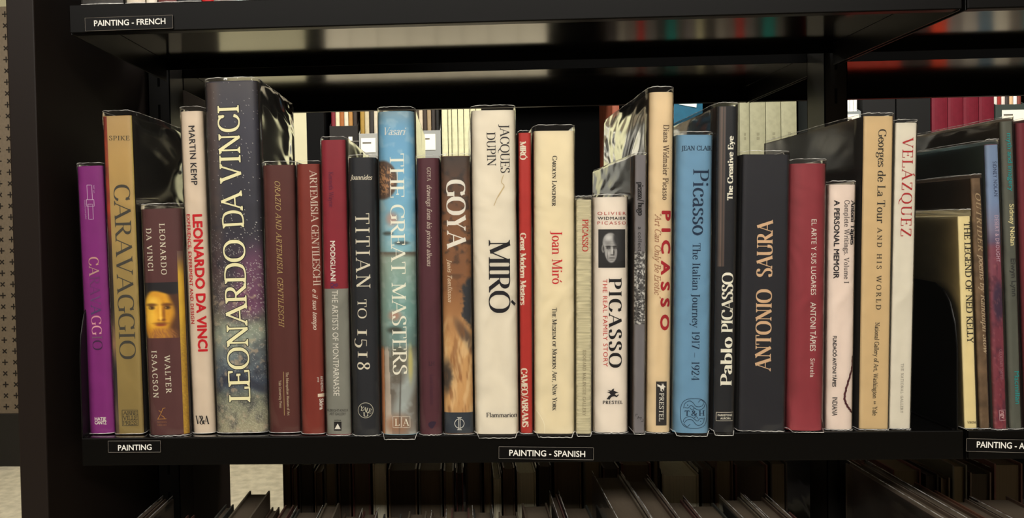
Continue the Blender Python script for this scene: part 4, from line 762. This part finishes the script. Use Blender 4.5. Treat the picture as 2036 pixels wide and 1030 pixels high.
# upper shelf: only the feet of the books show along the top edge
up = [(158,240,(44,42,40),1,'dark jacketed'),(247,284,(226,216,200),1,'white'),(286,308,(232,222,206),0,'narrow white'),(310,347,(120,50,48),1,'brick red'),(350,396,(48,48,54),1,'charcoal'),(397,422,(196,28,30),0,'bright red'),(424,468,(126,70,62),1,'rose brown'),(470,537,(52,56,58),1,'wide slate'),(541,560,(190,176,150),0,'slim tan'),(561,608,(206,200,186),1,'pale grey'),(611,655,(206,160,30),1,'yellow'),(663,705,(60,54,48),1,'brown black'),(708,776,(70,70,66),1,'wide grey'),(784,832,(84,66,54),1,'dark brown'),(834,876,(40,38,38),1,'black')]
for i, (a, c, col, j, wd) in enumerate(up):
    p = at(a, 8, .0); q = at(c, 8, .0); after = 'leftmost foot on the upper shelf' if i == 0 else 'just right of the %s one' % up[i-1][4]
    gbook(p.x, q.x, .004, ZT+.0003, .25+.05*random.random(), .2, col, '%s foot at the top edge, %s' % (wd, after), 'books on the upper shelf, only their feet in view', jacket=bool(j), fj=.004)
# lower front row: tops seen from above below the middle shelf
LZ = -.4496+.0004
lowf = [(326,346,992,1,'wrinkle-jacketed'),(372,388,1024,0,'short brown'),(447,466,1003,0,'slim brown'),(495,538,976,0,'broad dark'),(540,557,1008,0,'slim grey'),(566,586,1004,0,'thin brown'),(592,643,1012,1,'wide dark'),(646,676,1000,0,'brown block'),(684,716,1020,0,'low brown'),(722,752,1016,1,'jacketed black'),(762,800,1022,0,'low wide'),(812,850,1016,0,'dim brown'),(858,888,1020,1,'dim jacketed'),(896,934,1010,0,'ridge-topped'),(940,978,1012,1,'pale-edged'),(990,1030,1018,0,'low maroon'),(1036,1088,1000,0,'dark wide'),(1092,1108,982,1,'slim jacketed'),(1114,1168,1004,0,'broad brown'),(1176,1232,943,1,'tall jacketed'),(1238,1284,950,1,'tall thin-edged'),(1290,1356,993,1,'wide jacketed'),(1362,1420,1000,0,'dark brown'),(1428,1470,988,1,'lit-edge'),(1476,1518,989,1,'bright-edge'),(1526,1572,1018,0,'last dark')]
for i, (a, c, y, j, wd) in enumerate(lowf):
    Yb = .225; p = at(a, y, Yb); q = at(c, y, Yb); h = p.z-LZ; k = random.random()
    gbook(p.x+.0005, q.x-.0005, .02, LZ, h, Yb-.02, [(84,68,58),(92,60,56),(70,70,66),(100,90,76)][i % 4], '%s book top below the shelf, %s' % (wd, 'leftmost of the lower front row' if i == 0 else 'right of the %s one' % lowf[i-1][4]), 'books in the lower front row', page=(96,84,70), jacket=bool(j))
lowr = [(1680,1716,921,1,'tall lit-edged'),(1723,1822,959,0,'very wide brown'),(1828,1862,975,0,'slim brown'),(1868,1922,992,1,'dark jacketed'),(1930,2004,987,0,'wide grey'),(2008,2050,1000,1,'cut-off')]
for i, (a, c, y, j, wd) in enumerate(lowr):
    Yb = .225; p = at(a, y, Yb); q = at(c, y, Yb)
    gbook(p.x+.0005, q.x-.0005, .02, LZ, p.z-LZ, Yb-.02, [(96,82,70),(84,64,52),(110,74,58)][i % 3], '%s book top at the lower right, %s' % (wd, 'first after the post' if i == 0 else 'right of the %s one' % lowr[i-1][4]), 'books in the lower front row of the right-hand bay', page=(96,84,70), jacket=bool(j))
# lower rear row: fore-edges seen through the shelving
rear = [(561,577,922,0),(579,591,930,0),(593,622,922,1),(624,641,938,0),(643,669,918,1),(671,697,914,0),(699,736,914,0),(740,768,922,1),(771,829,933,0),(831,879,933,0),(881,903,936,0),(906,921,940,1),(924,958,914,0),(961,977,914,0),(980,997,950,1),(999,1024,930,0),(1027,1066,938,1),(1070,1097,925,0),(1101,1156,914,0),(1159,1196,914,1),(1198,1232,930,0),(1235,1295,922,1),(1298,1312,914,0),(1316,1390,944,1),(1394,1418,932,0),(1421,1458,916,0),(1461,1527,925,1),(1531,1566,920,0)]
rear2 = [(1676,1722,930,1),(1774,1832,934,0),(1840,1867,944,0),(1870,1890,950,0),(1893,1924,925,0),(1928,1972,940,1),(1976,2034,922,0)]
SHORT = {'b1':'purple','b2':'gold-spined','b3':'maroon portrait','b4':'cream and red','b5':'huge dark blue','b6':'dark maroon','b7':'brick red','b8':'crimson and grey','b9':'charcoal round-emblem','b10':'pale blue painted','b11':'slim plum','b12':'brown painted','b13':'broad cream','b14':'narrow scarlet','b15':'broad ivory','b16':'small linen','b17':'white portrait','b18':'slim silver-grey','b19':'pale tan','b20':'sky blue','b21':'black white-lettered','b22':'charcoal slipcased','b23':'rose red','b24':'pinkish white','b25':'tall tan','b26':'tall white','b27':'short cream','b28':'mottled brown','b29':'blue and crimson','b30':'grey-green','b31':'dark crimson'}
_seen = {}
def rear_label(colr, x, nm):
    k = min(BOOKS, key=lambda q: abs(BOOKS[q].cxb-x)); _seen[k] = _seen.get(k, 0)+1
    if nm != 'central' and _seen[k] == 1 and k == 'b25': return '%s fore-edge low behind the shelving, first right of the post' % colr
    return '%s fore-edge in the lower rear row, %s the %s book' % (colr, ['under', 'lower right of', 'further right below', 'well right below'][min(3, _seen[k]-1)], SHORT[k])
wds = ['dim brown','near-black','dim grey','dim maroon','umber']
for L_, nm in ((rear, 'central'), (rear2, 'right-hand')):
    for i, (a, c, y, j) in enumerate(L_):
        Yf = .315; p = at(a, y, Yf); q = at(c, y, Yf)
        gbook(p.x+.0004, q.x-.0004, Yf, LZ, p.z-LZ, .2, ((196,186,160) if a in (740,980,1027,1316) else [(104,84,70),(64,56,50),(100,96,84),(110,70,64),(118,98,76)][(i*3) % 5]),  # pale cover and page colours stand in for bright reflections in jacket film
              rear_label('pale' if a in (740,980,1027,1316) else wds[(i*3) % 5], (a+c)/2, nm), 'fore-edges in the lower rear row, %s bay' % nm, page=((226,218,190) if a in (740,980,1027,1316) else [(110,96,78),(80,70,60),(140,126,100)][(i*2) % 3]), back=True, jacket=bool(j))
# ------------------------------------------------------------------ next range across the aisle
YA = 1.42
ra = empty('end_panel', (at(628,250,YA).x, 1.66, FZ), 'black end panel of the far range, beside the cream wall', 'shelving end panel')
b = MB(); b.box(-.026, .026, -.25, .25, .02, 2.85, 0, .001); b.build('panel', enamel((6,6,6), .7, .1, 0), ra); b = MB(); b.box(-.024, .024, -.24, .24, 0, .02); b.build('plinth', BLK, ra)
XA = at(628,250,YA).x+.028
for k, (z, lb) in enumerate(((.30,'far shelf carrying magazine files and pale volumes'), (-.15,'far shelf of pale boxes mirrored in the shelf undersides'), (.75,'far shelf hidden above the magazine files'), (-.60,'far shelf low across the aisle'))):
    r = empty('shelf', (XA+.9, 1.66, z), lb, 'shelf', 'far shelves across the aisle'); b = MB(); b.box(-.9, 1.55, -.26, .24, -.003, 0, 0, .0005); b.build('tray', BLK, r)
    b = MB(); b.box(-.9, 1.55, -.262, -.26, -.03, 0, 0, .0005); b.build('front_lip', BLK, r)
r = empty('back_panel', (XA+1.2, 1.915, FZ), 'black back sheet behind the far range', 'shelving back panel'); b = MB(); b.box(-1.2, 1.3, -.004, .004, .02, 2.2); b.box(-1.2, 1.3, -.008, .008, 0, .03); b.build('sheet', enamel((6,6,6), .7, .1, 0), r)
def X_(px, y=250): return at(px, y, YA).x
def mag_file(a, c, yt, col, lab, label):
    x0, x1 = X_(a), X_(c); z0 = .3004; h = at(a, yt, YA).z-z0; w = x1-x0; r = empty('magazine_file', ((x0+x1)/2, YA, z0), label, 'magazine file', 'magazine files on the far range'); t = .002; m = enamel(col, .6, .3, 0)
    b = MB(); b.box(-w/2, w/2, 0, t, 0, h, 0, .0004); b.build('front', m, r)
    b = MB()
    for s in (-1, 1): b.prism([(t, 0), (.24, 0), (.24, h+.09), (.1, h+.05), (t, h)], 'x', s*(w/2-t) if s < 0 else w/2-t, -w/2 if s < 0 else w/2)
    b.box(-w/2, w/2, t, .24, 0, t); b.build('side_walls', m, r)
    if lab:
        A, C_ = at(lab[0], lab[1], YA), at(lab[2], lab[3], YA); b = MB(); b.box(A.x-(x0+x1)/2, C_.x-(x0+x1)/2, -.0012, -.0002, C_.z-z0, A.z-z0); b.build('card_label', ink((236,232,214), .6), r, )
        b = MB(); b.box(A.x-(x0+x1)/2+.004, A.x-(x0+x1)/2+.03, -.0016, -.0012, A.z-z0-.016, A.z-z0-.012); b.build('printed_line', ink((90,86,80)), r)
    return x0, x1
def contents(x0, x1, n, cols, words, htop, where, pick=None):
    w = (x1-x0-.006)/n; x = x0+.003
    for k in range(n):
        gbook(x+.0003, x+w-.0003, YA+.012, .3030, htop-.303+.02*random.random(), .2, cols[k % len(cols)], '%s magazine in the %s, %s' % (words[k % len(words)], where, ['first from its left','second from its left','third from its left','fourth from its left','fifth from its left','sixth from its left','seventh from its left'][k]), 'magazines in the far magazine files', page=(200,190,160), name='magazine', cat='magazine'); x += w
x0, x1 = mag_file(655, 711, 251, (26,22,18), (693,272,701,290), 'black magazine file at the left end of the far range'); contents(x0, x1, 6, [(110,32,40),(206,194,160),(150,90,44),(200,194,170),(160,116,60),(50,42,36)], ['dark red','cream','orange','pale','ochre','brown'], .62, 'black magazine file')
x0, x1 = mag_file(713, 772, 266, (150,150,144), (718,275,747,303), 'grey magazine file with a white card, left of the pale blue book'); contents(x0, x1, 6, [(150,120,54),(180,168,136),(46,42,38),(190,180,158),(84,72,60),(180,170,140)], ['ochre','cream','black','pale','taupe','ivory'], .60, 'grey file left of the pale blue book')
x0, x1 = mag_file(822, 876, 260, (142,144,140), (834,267,866,298), 'grey magazine file with a white card, right of the pale blue book'); contents(x0, x1, 6, [(70,60,48),(190,176,150),(60,50,42),(150,130,100),(52,46,42),(30,28,26)], ['brown','pale','umber','tan','dark','black'], .60, 'grey file right of the pale blue book')
def vols(px, Z, h, col, lab, grp, dk=None):
    for k in range(len(px)-1):
        gbook(X_(px[k])+.0006, X_(px[k+1])-.0006, YA, Z+.0004, h, .22, col, lab % ['first','second','third','fourth','fifth','sixth','seventh','eighth','ninth','tenth','eleventh','twelfth','thirteenth'][k], grp, title=dk)
vols([878,890.5,898,910,922,934,946,958], .30, .36, (204,202,164), 'pale cream bound volume on the far range, %s of its set from the left', 'pale cream volumes on the far range')
gbook(X_(1218), X_(1232), YA, .3004, .34, .2, (130,70,50), 'coral book just showing above the tan book jacket', 'single books on the far range')
r = gbook(X_(1330), X_(1398), YA, .3004, .34, .2, (18,78,102), 'teal picture book showing above the sky blue book', 'single books on the far range')
b = MB(); b.add([(x, -.0012, z) for x, z in ((-.02,.26),(.03,.25),(.035,.29),(.01,.3),(-.01,.285))], [(0,1,2,3,4)]); b.build('spine_picture', ink((200,214,210)), r)
vols([1471,1491,1523,1553.5,1585], .30, .36, (140,138,112), 'grey-green bound volume left of the right upright, %s of four', 'grey-green volumes on the far range', (122,119,96))
x0, x1 = mag_file(1664, 1712, 222, (120,126,126), (1672,228,1708,246), 'grey magazine file showing just right of the upright post'); contents(x0, x1, 6, [(230,232,226)], ['white'], .66, 'grey file right of the upright post')
mag_file(1716, 1780, 190, (12,12,12), None, 'black magazine file left of the crimson volumes'); mag_file(1783, 1850, 190, (9,9,9), None, 'black magazine file touching the crimson volumes')
vols([1853,1885,1916,1947,1978], .30, .37, (98,22,36), 'crimson bound volume on the far range, %s of four', 'crimson volumes on the far range')
x0, x1 = mag_file(1980, 2040, 208, (52,60,56), (1992,219,2036,240), 'dark green magazine file at the right edge of the photo'); contents(x0, x1, 7, [(226,220,210),(150,50,44),(214,200,190),(60,52,50),(206,170,130),(230,226,220),(120,60,50)], ['white','brick','pale','dark','peach','bright white','rust'], .68, 'dark green file')
# the level below is hidden behind the front books but mirrors in the glossy undersides
vols([650,700,755,815,870,922,975,1034,1090], -.15, .40, (226,216,190), 'pale box file on the far lower level, %s from the left', 'pale box files on the far lower level')
mix = [(44,38,34),(110,102,88),(86,78,68),(140,34,28),(80,76,68),(44,38,34),(18,92,80),(66,58,50),(88,80,74),(146,138,104)]
px = 1210
for k in range(18):
    w = [20,16,22,14,24,18][k % 6]; gbook(X_(px), X_(px+w), YA, -.1496, .33+.05*((k*7) % 5)/5, .2, mix[k % 10], '%s book on the hidden far lower level, right of the box files' % (['brown','grey','taupe','red','stone','umber','teal','drab','ash','straw'][k % 10]+('' if k < 10 else ' second')), 'mixed books on the far lower level'); px += w+.6
px = 1670
for k in range(14):
    w = 30; gbook(X_(px), X_(px+w), YA, -.1496, .38, .2, [(170,50,36)]*4+[(40,36,34)]*2+[(196,60,34),(110,104,96),(150,140,126),(70,90,100),(180,170,150),(90,80,70),(60,110,110),(180,90,50)] and ([(170,50,36)]*4+[(40,36,34)]*2+[(196,60,34),(110,104,96),(150,140,126),(70,90,100),(180,170,150),(90,80,70),(60,110,110),(180,90,50)])[k], '%s mirrored volume on the far lower level behind the right-hand bay' % ['first','second','third','fourth','fifth','sixth','seventh','eighth','ninth','tenth','eleventh','twelfth','thirteenth','fourteenth'][k], 'volumes on the far lower level, right'); px += w+.8
# ------------------------------------------------------------------ the room
def struct(name, b, mt): return tag(b.build(name, mt), kind='structure')
b = MB(); b.box(-4.2, 5.2, -3.4, 4.2, FZ-.05, FZ); struct('floor', b, paper((190,182,160), .95, .14, 22))
b = MB(); b.box(-4.2, 5.2, 4.12, 4.2, FZ, 1.9); struct('wall_back', b, paper((232,226,190), .8, .03, 4))
b = MB(); b.box(-4.2, 5.2, -3.4, -3.32, FZ, 1.9); struct('wall_front', b, paper((96,80,66), .8, .05, 4))
b = MB(); b.box(-4.2, 5.2, -3.4, 4.2, 1.9, 1.95); struct('ceiling', b, paper((180,172,156), .9, .03, 4))
b = MB(); b.box(-4.2, -4.12, -3.4, 4.2, FZ, 1.9); struct('wall_left', b, paper((170,156,130), .8, .05, 4))
b = MB(); b.box(5.12, 5.2, -3.4, 4.2, FZ, 1.9); struct('wall_right', b, paper((150,136,112), .8, .05, 4))
# perforated end screen far left
YP = 3.3; xr = at(28, 400, YP).x; r = empty('perforated_screen', (xr-.5, YP, FZ), 'tall brown screen punched with rows of small crosses, at the far left edge', 'perforated screen')
sheet = MB(); sheet.box(-.5, .5, 0, .03, .30, 2.6, 0, .002)
b = MB(); b.box(-.5, .5, -.01, .04, 0, .30, 0, .004); b.build('skirting', enamel((20,18,16), .5, .4, 0), r)
V = []; Fc = []; st = 22.7*(YP+.744)/F
for i in range(11):
    for j in range(36):
        cx, cz = .5-.02-i*st*.95, .34+j*st; rot = 0 if (i+j) % 2 else math.pi/4; s = st*.26
        for a in (rot, rot+math.pi/2):
            d = np.array((math.cos(a), math.sin(a))); v, f = strip([np.array((cx, cz))-d*s, np.array((cx, cz))+d*s], lambda q: st*.11); sheet.add([(p[0], -.0012-.0002*(a > rot), p[1]) for p in v], f, 1)
sheet.build('sheet', [paper((104,92,76), .6, .06), ink((30,25,20), .8)], r)
